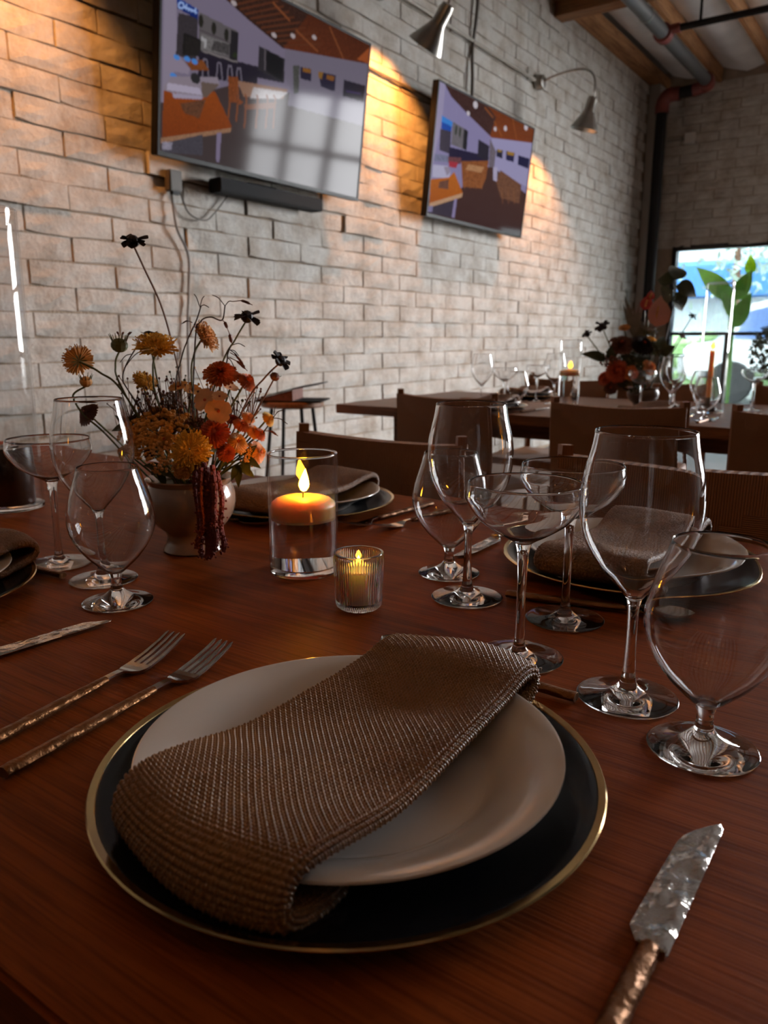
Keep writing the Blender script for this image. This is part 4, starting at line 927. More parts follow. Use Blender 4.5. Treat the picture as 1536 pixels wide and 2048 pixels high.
# cutlery lies along +y, handle end at the origin
def handle(parent, L, r0=.0052, r1=.0040, z=.0052):
    pts = [(0, .0, z), (0, .002, z), (0, L * .3, z - .0002), (0, L * .7, z + .0002), (0, L - .004, z + .0006), (0, L, z + .0008)]
    rr = [r0 * .8, r0, r0 * .97, r0 * .88, r1, r1 * .8]
    V, Fc = tube(curve(pts, 5), [r0 * .85] + [np.interp(i / 25, [0, .2, .4, .6, .8, 1], rr) for i in range(1, 26)], 10)
    rn = random.Random(2); V = [(v.x * (1.15 + .08 * rn.uniform(-1, 1)), v.y, z + (v.z - z) * (.86 + .08 * rn.uniform(-1, 1))) for v in V]
    return mesh('handle', V, Fc, 'bronze', parent)
def ribbon(secs, th=.0018):
    # secs: (y, half width, z)
    V = []; Fc = []; n = len(secs)
    for y, w_, z in secs: V += [(-w_, y, z), (w_, y, z), (w_, y, z + th), (-w_, y, z + th)]
    for i in range(n - 1):
        for k in range(4): a = i * 4; Fc.append((a + k, a + (k + 1) % 4, a + 4 + (k + 1) % 4, a + 4 + k))
    Fc += [(3, 2, 1, 0), ((n - 1) * 4, (n - 1) * 4 + 1, (n - 1) * 4 + 2, (n - 1) * 4 + 3)]
    return V, Fc
def fork_proto(L=.235):
    f = thing('table_fork', 'fork', 'fork', (0, 0, 0)); hl = L * .60
    handle(f, hl)
    mesh('neck', *ribbon([(hl - .004, .0036, .0058), (hl + .010, .0030, .0062), (hl + .018, .0034, .0055), (hl + .024, .0070, .0036), (hl + .030, .0105, .0022), (hl + .037, .0120, .0018), (hl + .043, .0122, .0022)]), 'steel', f, smooth=False)
    for k in range(4):
        xx = -.0102 + k * .0068; y0 = hl + .0425; e = L
        V, Fc = ribbon([(y0, .0021, .0022), (y0 + (e - y0) * .35, .0018, .0052), (y0 + (e - y0) * .7, .0016, .0098), (e - .003, .0012, .0140), (e, .0004, .0146)], .0017)
        mesh('tine', [(a + xx * (1 - .04 * (b_ > y0 + .03)), b_, c) for a, b_, c in V], Fc, 'steel', f, smooth=False)
    return f
def knife_proto(L=.235):
    k = thing('table_knife', 'knife', 'knife', (0, 0, 0)); hl = L * .46
    handle(k, hl, .0058, .0046)
    n = 60; V = []; Fc = []; bl = L - hl
    nx = 14
    for j in range(n + 1):
        t_ = j / n; y = hl + bl * t_
        right = .0082 - .0012 * t_ if t_ < .93 else .0070 * math.sqrt(max(0, 1 - ((t_ - .93) / .07) ** 2)) * .98
        left = -.0068 - .0070 * min(1, t_ / .08) if t_ < .08 else -.0138 + .0018 * t_ * t_
        if t_ > .70: left = -.0129 + .0190 * ((t_ - .70) / .30) ** 1.9
        if left > right: left = right = (left + right) / 2
        for sd in (0, 1):
            for i in range(nx + 1):
                u = i / nx; x = left + (right - left) * u
                zz = .0036 + (.0010 + .0016 * noise.noise(Vector((x * 110, y * 55, 3.1))) + .0006 * noise.noise(Vector((x * 240, y * 130, 1)))) * (1 if sd else -1) * (math.sin(math.pi * min(1, max(0.0, u))) ** .5 * .8 + .25)
                V.append((x, y, zz))
    W2 = 2 * (nx + 1)
    for j in range(n):
        for i in range(nx):
            a = j * W2 + i; Fc.append((a, a + W2, a + W2 + 1, a + 1)); b_ = a + nx + 1; Fc.append((b_, b_ + 1, b_ + W2 + 1, b_ + W2))
        for i in (0, nx):
            a = j * W2 + i; Fc.append((a, a + nx + 1, a + nx + 1 + W2, a + W2) if i == 0 else (a, a + W2, a + W2 + nx + 1, a + nx + 1))
    mesh('blade', V, Fc, 'steel_wavy', k)
    MB().box(-.0066, .0074, hl - .003, hl + .002, .0008, .0082).build('bolster', 'steel', k, smooth=False, bevel=.001)
    return k
def spoon_proto(L=.20):
    s = thing('dessert_spoon', 'spoon', 'spoon', (0, 0, 0)); hl = L * .66; handle(s, hl, .0050, .0036)
    V = []; Fc = []; n, m = 14, 8; c = hl + .012
    mesh('neck', *ribbon([(hl - .004, .0030, .0056), (hl + .006, .0024, .0060), (hl + .016, .0034, .0052)]), 'steel', s, smooth=False)
    for sd in (0, 1):
        for j in range(n + 1):
            t_ = j / n; y = c + (L - c) * t_; hw = .0195 * math.sin(math.pi * (t_ * .97 + .03) ** .85) ** .62 + .0005
            for i in range(m + 1):
                u = i / m * 2 - 1; dep = .0075 * math.sin(math.pi * t_) ** .6 * (1 - u * u)
                V.append((u * hw, y, .0075 - dep + .002 * t_ + (.0010 if sd else 0)))
    W_ = m + 1; o_ = (n + 1) * W_
    for j in range(n):
        for i in range(m):
            a = j * W_ + i; Fc.append((a, a + W_, a + W_ + 1, a + 1)); Fc.append((o_ + a, o_ + a + 1, o_ + a + W_ + 1, o_ + a + W_))
        for i in (0, m): a = j * W_ + i; Fc.append((a, o_ + a, o_ + a + W_, a + W_))
    mesh('spoon_bowl', V, Fc, 'steel', s); return s
fk0, kn0, sp0 = fork_proto(), knife_proto(), spoon_proto(); uf, uk, us = [False], [False], [False]
def lay(root, used, a, b_, label, group, L=None):
    a, b_ = Vector((*a, 0)), Vector((*b_, 0)); d = b_ - a
    return put(root, used, a.x, a.y, TAB_Z + .0002, math.atan2(d.y, d.x) - math.pi / 2, label, group)
lay(fk0, uf, (-.4846, .2417), (-.5186, .4972), 'dinner fork lying against the left rim of the foreground charger', 'forks on the near table')
lay(fk0, uf, (-.528, .231), (-.5682, .4624), 'salad fork at the far left of the foreground plate', 'forks on the near table')
lay(kn0, uk, (-.0790, .2290), (-.0765, .4640), 'hammered-blade table knife at the lower right corner', 'knives on the near table')
lay(sp0, us, (-.209, .572), (-.40, .580), 'dessert spoon behind the foreground plate, bronze handle end showing', 'spoons on the near table')
lay(fk0, uf, (-.706, 1.150), (-.7235, .925), 'dinner fork right of the plate behind the floating candle', 'forks on the near table')
lay(fk0, uf, (-.640, 1.165), (-.678, .940), 'salad fork nearest the far wine glass, behind the votive', 'forks on the near table')
lay(sp0, us, (-1.03, .862), (-.835, .868), 'dessert spoon between the flower vase and the candle cylinder', 'spoons on the near table')
lay(sp0, us, (-.372, .780), (-.176, .822), 'dessert spoon in front of the plate behind the wine glasses', 'spoons on the near table')
lay(kn0, uk, (-.508, 1.118), (-.500, .884), 'table knife beside the plate behind the wine glasses', 'knives on the near table')
lay(kn0, uk, (-.6995, .234), (-.680, .467), 'table knife at the left edge below the water goblet', 'knives on the near table')
lay(sp0, us, (-.856, .526), (-1.05, .521), 'dessert spoon at the left edge with its bronze handle end showing', 'spoons on the near table')

# ------------------------------------------------------------------ flowers
VC = Vector((-.833, .717, TAB_Z)); NECK = VC + Vector((0, 0, .085))
vs = thing('flower_urn', 'small footed blush ceramic urn holding the near flowers', 'vase', VC)
mesh('urn_body', *lathe([(0, .0006), (.040, .0006), (.0415, .002), (.0405, .006), (.0365, .012), (.0345, .022), (.0375, .029), (.048, .038), (.0575, .052), (.0618, .068), (.0615, .082), (.0575, .092), (.0555, .096), (.0590, .1005), (.0605, .1035), (.0590, .1050), (.0560, .1030), (.0520, .097), (.0545, .088), (.0580, .075), (.0550, .055), (.040, .040), (0, .036)], 64), 'ceramic', vs)
mesh('soil_foam', *lathe([(0, .094), (.050, .094), (.053, .088), (0, .086)], 32), 'leaf', vs)
def frame_to(o_dir):
    z = Vector(o_dir).normalized(); x = z.orthogonal().normalized(); y = z.cross(x); return Matrix((x, y, z)).transposed()
def petal(Rm, a, r0, r1, wd, lift0, lift1, cup=0.2, tipr=.6):
    # petal in the plane of the head: grows from r0 to r1 at angle a
    ca, sa = math.cos(a), math.sin(a); V = []
    for t_, wv in ((0, .35), (.35, .8), (.7, 1.0), (.92, tipr), (1.0, tipr * .5)):
        r_ = r0 + (r1 - r0) * t_; z = lift0 + (lift1 - lift0) * t_; w_ = wd * wv / 2
        for sgn, up in ((-1, cup * w_), (0, 0), (1, cup * w_)):
            V.append(Rm @ Vector((ca * r_ - sa * sgn * w_, sa * r_ + ca * sgn * w_, z + up)))
    Fc = []
    for i in range(4):
        q = i * 3; Fc += [(q, q + 1, q + 4, q + 3), (q + 1, q + 2, q + 5, q + 4)]
    return V, Fc
def stem_part(par, base, pts, rad=.0016, mat='stem'):
    MB().tube([p - base for p in curve(pts, 10)], rad, 6).build('stem', mat, par)
def stem_path(head, d_, bend=None):
    a = NECK + Vector((random.uniform(-.02, .02), random.uniform(-.02, .02), -.02)) + (head - NECK) * .12
    d_ = Vector(d_).normalized(); k = (head - a).length
    mid = bend if bend is not None else [a * .5 + (head - d_ * k * .35) * .5]
    return [a] + mid + [head - d_ * .004]
rf = random.Random(21)
def scabiosa(par, d_, r_, mat, dome=.6, back=False):
    Rm = frame_to(d_); pe = MB()
    for ring, (n, r0, r1, l0, l1, wd) in enumerate(((34, .15, 1.0, -.05, -.02, .17), (34, .15, .92, .05, .16, .16), (28, .1, .78, .15, .32, .15), (24, .1, .60, .26, .46, .13), (16, .05, .40, .36, .58, .12))):
        for k in range(n):
            a = 2 * math.pi * (k + rf.uniform(-.3, .3)) / n; s_ = rf.uniform(.85, 1.12)
            pe.add(*petal(Rm, a, r0 * r_, r1 * r_ * s_, wd * r_, l0 * r_ * dome * 1.6, (l1 * dome * 1.6 + rf.uniform(-.08, .06)) * r_, .4, .8))
    pe.build('petals', mat, par, smooth=False)
    ce = MB()
    for k in range(170):
        u = rf.uniform(0, 1) ** .5; a = rf.uniform(0, 6.28); rr = u * .92 * r_; z = (.75 * dome * (1 - u * u * .5) + .1) * r_
        q = Rm @ Vector((rr * math.cos(a), rr * math.sin(a), z * .75)); p2 = Rm @ Vector((rr * 1.15 * math.cos(a), rr * 1.15 * math.sin(a), z * 1.02)); ce.tube([q, p2], [.0003, .0008], 4)
    ce.build('pins', mat, par, smooth=False)
    sp_ = MB()
    for k in range(10):
        a = 2 * math.pi * k / 10; sp_.add(*petal(Rm, a, .05 * r_, .55 * r_, .10 * r_, -.10 * r_, -.16 * r_, .1, .4))
    sp_.build('sepals', 'stem', par, smooth=False)
def layered(par, d_, r_, mat, centre='rust', rings=9, flat=.40):
    Rm = frame_to(d_); pe = MB()
    for g_ in range(rings):
        f = 1 - g_ / rings * .82; n = max(8, int(28 * f))
        for k in range(n):
            a = 2 * math.pi * (k + .5 * (g_ % 2) + rf.uniform(-.2, .2)) / n
            pe.add(*petal(Rm, a, .05 * r_, r_ * f * rf.uniform(.93, 1.05), .21 * r_ * (.5 + f * .5), g_ * flat * r_ / rings * .6, (g_ * flat / rings + .06 - .14 * f * f) * r_ * 1.5, .35, .9))
    pe.build('petals', mat, par, smooth=False)
    MB().add(*[x if i else [Rm @ (v - Vector((0, 0, 0))) + Rm @ Vector((0, 0, flat * r_ * .9)) for v in x] for i, x in enumerate(ball((0, 0, 0), .16 * r_, 8, 5, (1, 1, .6)))]).build('flower_centre', centre, par)
    MB().add(*[x if i else [Rm @ v for v in x] for i, x in enumerate(ball((0, 0, -.06 * r_), .24 * r_, 8, 5, (1, 1, .8)))]).build('calyx', 'stem', par)
def five_petal(par, d_, r_, mat='peach', eye='rust', n=5, wd=1.0):
    Rm = frame_to(d_); pe = MB()
    for k in range(n):
        a = 2 * math.pi * k / n + .3; V, Fc = petal(Rm, a, .04 * r_, r_ * rf.uniform(.94, 1.05), wd * r_, 0, .10 * r_, .12, .85); pe.add(V, Fc)
    pe.build('petals', mat, par)
    MB().add(*[x if i else [Rm @ v for v in x] for i, x in enumerate(ball((0, 0, .04 * r_), .14 * r_, 8, 5))]).build('flower_eye', eye, par)
    MB().tube([Rm @ Vector((0, 0, -.6 * r_)), Rm @ Vector((0, 0, 0))], [.05 * r_, .09 * r_], 6).build('flower_tube', mat, par)
def bloom(kind, name, px, dd, dirv, r_, mat, label, group, bend=None, stem='stem', srad=.0014, centre=(0, 0), **k):
    h = at_depth(px[0], px[1], VC, dd); par = thing(name, label, 'flower', h, group=group)
    kind(par, dirv, r_, mat, **k)
    stem_part(par, h, stem_path(h, dirv, [at_depth(*b_[:2], VC, b_[2]) for b_ in bend[::-1]] if bend else None), srad, stem); return par
G = 'near flower arrangement'
TOC = -FH   # towards the camera
def dv(r_, u, t_): return RT * r_ + Vector((0, 0, 1)) * u + TOC * t_
bloom(scabiosa, 'scabiosa_bloom', (312, 696), .00, dv(.15, 1, .35), .029, 'yellow', 'largest domed yellow scabiosa at the top of the near bunch', G, bend=[(306, 740, .0), (318, 810, .0)])
bloom(scabiosa, 'scabiosa_bloom', (157, 721), .00, dv(-.55, .35, -.75), .020, 'tan', 'tan scabiosa leaning out at the far left, seen from behind', G, bend=[(200, 745, 0), (250, 790, 0)])
bloom(scabiosa, 'scabiosa_bloom', (288, 764), .02, dv(.5, .8, .4), .017, 'yellow', 'small yellow scabiosa below the large domed one', G)
bloom(scabiosa, 'scabiosa_bloom', (409, 674), .01, dv(.85, .45, .15), .022, 'tan', 'peach-tan scabiosa facing right above the rust blooms', G, bend=[(388, 710, .01), (384, 770, .01)])
bloom(scabiosa, 'scabiosa_bloom', (382, 901), -.065, dv(.05, .35, 1), .027, 'yellow', 'fluffy yellow pincushion at the front rim of the urn', G)
def budhead(par, d_, r_, mat, spikes=True):
    Rm = frame_to(d_); MB().add(*[x if i else [Rm @ v for v in x] for i, x in enumerate(ball((0, 0, .2 * r_), r_, 10, 7, (1, 1, .85)))]).build('bud', mat, par, smooth=False)
    sp_ = MB()
    for k in range(9 if spikes else 5):
        a = 2 * math.pi * k / 9 if spikes else 2 * math.pi * k / 5; L_ = r_ * (1.5 if spikes else .9)
        sp_.tube([Rm @ Vector((r_ * .6 * math.cos(a), r_ * .6 * math.sin(a), .3 * r_)), Rm @ Vector((r_ * 1.15 * math.cos(a), r_ * 1.15 * math.sin(a), L_))], [r_ * .12, r_ * .03], 4)
    sp_.build('sepals', 'stem', par, smooth=False)
bloom(budhead, 'scabiosa_bud', (239, 694), .0, dv(.05, 1, .1), .0115, 'stem', 'round green scabiosa bud standing left of the large yellow bloom', G, bend=[(231, 730, 0), (246, 780, 0)])
bloom(budhead, 'scabiosa_bud', (172, 766), .0, dv(.1, 1, .2), .0085, 'tan', 'small nodding bud above the left wine glass', G, bend=[(146, 792, 0), (165, 828, 0), (215, 870, 0)])
bloom(budhead, 'dark_bud', (549, 755), .0, dv(.5, 1, .2), .0068, 'brown_petal', 'dark round bud at the right of the near bunch', G, stem='stem_brown', spikes=False, srad=.0011)
def cosmos(par, d_, r_, mat='maroon'):
    Rm = frame_to(d_); pe = MB()
    for k in range(8):
        a = 2 * math.pi * k / 8; pe.add(*petal(Rm, a, .08 * r_, r_ * rf.uniform(.8, 1.1), .85 * r_, .05 * r_, rf.uniform(-.55, .45) * r_, .5, .95))
    pe.build('petals', mat, par, smooth=False)
    MB().add(*[x if i else [Rm @ v for v in x] for i, x in enumerate(ball((0, 0, .02 * r_), .46 * r_, 8, 6, (1, 1, 1.0)))]).build('flower_centre', mat, par, smooth=False)
bloom(cosmos, 'dark_cosmos', (266, 483), .02, dv(.1, 1, .25), .0185, 'maroon', 'tallest near-black cosmos on a long curved stem', G, bend=[(290, 540, .02), (322, 610, .02), (345, 690, .02), (362, 780, .01)], stem='stem_brown', srad=.0013)
bloom(cosmos, 'dark_cosmos', (494, 634), .0, dv(.15, 1, .1), .0185, 'maroon', 'near-black cosmos seen edge-on at the upper right', G, bend=[(470, 680, 0), (440, 740, 0)], srad=.0012)
bloom(cosmos, 'dark_cosmos', (561, 722), .0, dv(.6, 1, .2), .0165, 'maroon', 'near-black cosmos furthest right above the stool', G, bend=[(530, 755, 0), (490, 810, 0)], stem='stem_brown', srad=.0012)
bloom(cosmos, 'dark_cosmos', (298, 671), .05, dv(0, 1, .1), .014, 'maroon', 'near-black cosmos peeking out behind the large yellow bloom', G)
bloom(layered, 'strawflower', (441, 746), .0, dv(.1, .75, .55), .025, 'orange', 'burnt-orange strawflower on top of the right half', G)
bloom(layered, 'strawflower', (492, 764), .01, dv(.7, .7, .25), .018, 'orange', 'burnt-orange strawflower tilting right beside the larger one', G)
bloom(layered, 'strawflower', (428, 866), -.045, dv(.15, .45, .9), .021, 'rust', 'deep rust strawflower above the hanging amaranth', G)
bloom(layered, 'ranunculus_bloom', (474, 885), -.03, dv(.55, .5, .7), .0155, 'orange', 'orange-yellow ruffled bloom low at the right', G, centre='yellow') if False else bloom(layered, 'ranunculus_bloom', (474, 885), -.03, dv(.55, .5, .7), .0155, 'tan', 'orange-yellow ruffled bloom low at the right', G)
bloom(layered, 'ranunculus_bloom', (483, 850), -.01, dv(.5, .7, .5), .0125, 'orange', 'small round orange bloom right of the peach phlox', G)
bloom(layered, 'ranunculus_bloom', (464, 838), .0, dv(.1, .8, .5), .0100, 'rust', 'tiny rust bloom under the peach phlox', G)
bloom(layered, 'ranunculus_bloom', (537, 838), .0, dv(.8, .45, .35), .0115, 'yellow', 'yellow trumpet bloom at the right edge of the bunch', G)
bloom(layered, 'ranunculus_bloom', (516, 905), -.01, dv(.9, .2, .4), .0165, 'peach', 'peach ruffled bloom hanging low at the right edge', G)
bloom(layered, 'ranunculus_bloom', (505, 862), .0, dv(.7, .5, .4), .0125, 'peach', 'peach ruffled bloom between the orange and yellow ones', G)
bloom(five_petal, 'phlox_bloom', (437, 822), -.035, dv(.1, .3, 1), .0172, 'peach', 'open five-petalled peach phlox facing the camera', G)
bloom(five_petal, 'phlox_bloom', (410, 800), -.025, dv(-.35, .45, 1), .0158, 'peach', 'peach phlox half hidden left of the open one', G)
bloom(five_petal, 'phlox_bloom', (439, 793), -.03, dv(.2, .9, .6), .0105, 'peach', 'small cupped peach phlox above the open one', G)
bloom(five_petal, 'phlox_bloom', (357, 774), .01, dv(-.2, .9, .4), .014, 'tan', 'tan phlox in the middle of the bunch', G)
bloom(five_petal, 'phlox_bloom', (384, 780), .015, dv(.3, .9, .4), .014, 'tan', 'tan phlox beside the stem of the peach-tan scabiosa', G)
bloom(five_petal, 'phlox_bloom', (461, 775), .02, dv(.4, .9, .3), .012, 'peach', 'pale peach phlox tucked under the burnt-orange strawflower', G)
bloom(layered, 'garden_rose', (176, 828), .01, dv(-.5, .6, .6), .019, 'brown_petal', 'brown garden rose seen through the left wine glass', G)
bloom(layered, 'garden_rose', (300, 905), -.045, dv(-.3, .4, .9), .0105, 'brown_petal', 'small brown bud rose low at the left front', G)
def yarrow(par, d_, r_, mat):
    Rm = frame_to(d_); fl = MB(); br_ = MB()
    for k in range(110):
        u = rf.uniform(0, 1) ** .5; a = rf.uniform(0, 6.28); q = Vector((u * r_ * math.cos(a), u * r_ * math.sin(a), (.22 * (1 - u * u) + rf.uniform(-.05, .05)) * r_))
        V, Fc = ball(Rm @ q, r_ * rf.uniform(.075, .12), 6, 4, (1, 1, .8)); fl.add(V, Fc)
        if k % 6 == 0: br_.tube([Rm @ Vector((0, 0, -.7 * r_)), Rm @ (q - Vector((0, 0, .05 * r_)))], r_ * .018, 4)
    fl.build('florets', mat, par, smooth=False); br_.build('branchlets', 'stem', par)
bloom(yarrow, 'yarrow_head', (320, 855), -.02, dv(-.1, .8, .6), .040, 'ochre', 'broad ochre yarrow head at the left front of the bunch', G)
bloom(yarrow, 'yarrow_head', (285, 885), -.035, dv(-.6, .5, .7), .026, 'ochre', 'ochre yarrow head drooping over the left rim of the urn', G)
bloom(yarrow, 'yarrow_head', (345, 838), .02, dv(.1, 1, .2), .030, 'ochre', 'ochre yarrow head behind the broad one', G)
bloom(yarrow, 'yarrow_head', (322, 915), -.055, dv(-.2, .2, 1), .022, 'tan', 'tan yarrow head hanging low over the urn front', G)
bloom(yarrow, 'yarrow_head', (375, 850), .01, dv(.1, 1, .4), .026, 'brown_petal', 'brown yarrow head behind the rust strawflower', G)
bloom(yarrow, 'yarrow_head', (265, 855), .0, dv(-.6, .8, .3), .024, 'ochre', 'ochre yarrow head at the far left of the bunch', G)
bloom(yarrow, 'yarrow_head', (492, 905), -.02, dv(.8, .4, .4), .020, 'tan', 'tan yarrow head low at the right behind the ruffled blooms', G)
bloom(layered, 'strawflower', (452, 905), -.045, dv(.3, .3, .9), .013, 'rust', 'small rust strawflower beside the amaranth stem', G)
bloom(layered, 'strawflower', (497, 835), .005, dv(.6, .7, .4), .011, 'peach', 'small peach strawflower left of the yellow trumpet bloom', G)
bloom(layered, 'strawflower', (520, 868), .0, dv(.8, .5, .4), .011, 'orange', 'small orange strawflower at the right edge below the trumpet', G)
bloom(layered, 'strawflower', (330, 880), -.045, dv(-.1, .5, .9), .013, 'ochre', 'small ochre strawflower left of the front pincushion', G)
bloom(layered, 'strawflower', (250, 905), -.02, dv(-.8, .4, .5), .013, 'ochre', 'small ochre strawflower hanging over the left rim', G)
bloom(scabiosa, 'scabiosa_bloom', (365, 940), -.068, dv(-.2, -.2, 1), .013, 'tan', 'small tan pincushion under the front yellow one', G)
# brown seedy filler, jasmine sprays, leaves
for i, (px, py, d_) in enumerate([(335, 800, .03), (355, 812, .02), (372, 800, .03), (345, 780, .04), (300, 815, .02), (275, 800, .03), (400, 830, .02), (325, 790, .04), (388, 815, .0), (258, 795, .02), (365, 835, -.01), (410, 850, .0), (290, 790, .03), (310, 800, .0), (340, 825, .01), (380, 790, .04), (420, 770, .04), (470, 800, .03), (440, 850, .0), (500, 800, .03), (355, 765, .05)]):
    h = at_depth(px, py, VC, d_); f = thing('seed_spray', 'thin brown seed spray in the middle of the near bunch', 'flower', h, group='brown seed sprays in the near bunch')
    m_ = MB(); b_ = MB()
    for k in range(16):
        q = Vector((rf.gauss(0, .011), rf.gauss(0, .011), rf.gauss(0, .016))); m_.add(*ball(q, rf.uniform(.0012, .0024), 5, 4)); b_.tube([Vector((0, 0, -.03)), q], .0006, 4)
    m_.build('seeds', rf.choice(('brown_petal', 'leaf', 'stem_brown', 'ochre')), f, smooth=False)['kind'] = 'stuff'; b_.build('twigs', 'stem_brown', f); stem_part(f, h, stem_path(h, (0, 0, 1)), .0010, 'stem_brown')
def spray(label, path, tips, mat='twig', d_=0.0):
    P_ = [at_depth(x, y, VC, d_) for x, y in path]; b0 = P_[-1]; f = thing('jasmine_spray', label, 'flower', P_[0], group='jasmine sprays in the near bunch')
    MB().tube([p - P_[0] for p in curve(P_ + [NECK + Vector((0, 0, .0))], 8)], .0010, 5).build('vine', mat, f)
    for a, b_, w_ in tips:
        A, B = at_depth(*a, VC, d_) - P_[0], at_depth(*b_, VC, d_) - P_[0]; mid = (A + B) / 2 + Vector((0, 0, .003))
        MB().tube(curve([A, mid, B], 5), [.0006] * 5 + [.0006 + w_] * 4 + [.0005] * 2, 5).build('bud_stem', 'twig' if w_ < .0008 else 'brown_petal', f)
spray('dark jasmine spray with a forked tip left of the peach-tan scabiosa', [(402, 612), (393, 640), (375, 680), (362, 720), (352, 790)], [((399, 612), (388, 588), 0), ((400, 614), (409, 592), 0), ((399, 614), (418, 615), 0), ((385, 645), (363, 648), .0005)])
spray('arching jasmine spray with a hooked red tip at the upper right', [(450, 612), (444, 640), (420, 634), (400, 645), (390, 690)], [((450, 612), (425, 590), 0), ((450, 612), (466, 603), 0), ((466, 603), (505, 610), .0012), ((444, 640), (456, 660), .0016), ((456, 660), (464, 690), .0022)])
spray('tangled jasmine tendrils hanging above the burnt-orange strawflower', [(462, 690), (455, 710), (448, 745)], [((460, 700), (482, 725), .0006), ((460, 705), (490, 733), .0010), ((460, 700), (478, 712), 0), ((458, 715), (495, 742), .0012), ((465, 690), (490, 693), 0), ((455, 715), (470, 738), 0)])
spray('fine curling tendrils left of the large yellow bloom', [(276, 690), (262, 712), (250, 735), (246, 760), (262, 790)], [((262, 708), (240, 725), 0), ((250, 735), (284, 700), 0), ((240, 680), (233, 663), .0008), ((244, 680), (248, 664), .0008), ((252, 682), (264, 664), .0010)])
spray('thin bare twig at the far right of the near bunch', [(546, 838), (530, 860), (505, 890)], [((546, 836), (566, 820), 0), ((546, 836), (575, 848), 0), ((548, 830), (552, 812), 0), ((530, 862), (556, 872), .0010)])
def leafy(label, base, tips, d_=0.0, mat='leaf', wd=.011):
    B = at_depth(*base, VC, d_); f = thing('leafy_sprig', label, 'leaf', B, group='leaves in the near bunch')
    for i, (x, y) in enumerate(tips):
        T_ = at_depth(x, y, VC, d_ - .012 + .012 * (i % 3)) - B; mesh('leaf', *leaf_blade((0, 0, 0), T_, wd, TOC + Vector((0, 0, .4)), .25, .004, 6), mat, f)
    MB().tube([p - B for p in curve([NECK, (NECK + B) / 2 + Vector((0, 0, .008)), B], 6)], .0012, 5).build('stem', 'stem', f)
leafy('drooping green leaves over the right rim of the urn', (478, 930), [(476, 975), (510, 955), (500, 935), (462, 960)], -.01)
leafy('dark leaves under the peach ruffled blooms at the right', (490, 915), [(520, 935), (512, 890), (528, 915), (498, 948)], -.02)
leafy('dark leaves at the left front rim of the urn', (320, 935), [(345, 955), (300, 950), (330, 975), (290, 930)], -.05)
leafy('dark leaves inside the middle of the bunch', (400, 880), [(420, 850), (380, 850), (440, 905), (395, 925), (360, 870)], -.02)
leafy('dark leaves at the back left of the bunch', (265, 850), [(235, 830), (250, 880), (280, 820), (225, 860)], .02)
# hanging amaranth
A0 = at_depth(408, 945, VC, -.075)
am = thing('amaranth_tassel', 'long dark-red amaranth tassel hanging over the urn to the table', 'flower', A0, group=G)
for i, pts in enumerate([[(394, 925), (390, 965), (398, 1030), (401, 1085), (404, 1118)], [(408, 925), (412, 970), (410, 1035), (416, 1090), (414, 1124)], [(424, 930), (430, 980), (428, 1035), (433, 1075), (429, 1100)], [(434, 945), (444, 1000), (441, 1050), (448, 1085), (446, 1104)], [(414, 935), (420, 990), (419, 1050), (424, 1095), (420, 1116)], [(402, 935), (400, 990), (406, 1050), (396, 1080), (398, 1098)]]):
    P_ = [at_depth(x, y, VC, -.072 - .006 * (i % 3)) for x, y in pts]
    for p in P_: p.z = max(p.z, TAB_Z + .006)
    cvp = curve(P_, 9); m_ = MB().tube([p - A0 for p in cvp], [.003] + [.0036] * (len(cvp) - 5) + [.0034, .003, .0022, .0010], 7)
    for k in range(130):
        p = cvp[rf.randrange(1, len(cvp) - 1)]; q = p - A0 + Vector((rf.gauss(0, .0028), rf.gauss(0, .0028), rf.gauss(0, .003))); m_.add(*ball(q, rf.uniform(.0010, .0019), 5, 4))
    m_.build('tassel_strand', 'amaranth', am, smooth=False)
MB().tube([p - A0 for p in curve([NECK, NECK + TOC * .05 + Vector((0, 0, .035)), at_depth(408, 925, VC, -.075)], 6)], .002, 6).build('stem', 'stem', am)

# ------------------------------------------------------------------ the second table's setting
def T2(x, y): p = at_z(x, y, TAB_Z); return p.x, p.y
C2 = (-1.235, 3.10)
v2 = floating_candle('taller glass cylinder with water on the second table, candle inside', (*C2, TAB_Z), .285, .165)
wax_disc('orange floating candle burning on the second table', (*C2, TAB_Z + .165), .0410, .026, 'flame_far', mat='wax', fl=(.030, .0095))
TC = at_y(1440, 590, 3.30)
hv2 = copy_tree(hv); place(hv2, (TC.x, TC.y, TAB_Z), 0, 'very tall clear cylinder over the lit taper on the second table')
tp = thing('taper_candle', 'rust-coloured taper candle burning inside the tall cylinder on the second table', 'candle', (TC.x - .008, TC.y, TAB_Z + .0085))
MB().lathe([(0, 0), (.034, 0), (.036, .004), (.030, .012), (.013, .022), (.012, .05), (0, .05)], 24).build('taper_base', 'amber', tp)
MB().tube([(0, 0, .05), (0, 0, .235)], [.0115, .010], 12).build('wax', 'wax', tp)
MB().tube([(0, 0, .235), (0, 0, .243)], .0009, 6).build('wick', 'wick', tp)
mesh('flame', *lathe(flame_prof(.030, .0085), 16), 'flame_far', tp, loc=(0, 0, .240))
G2 = 'glasses on the second table'
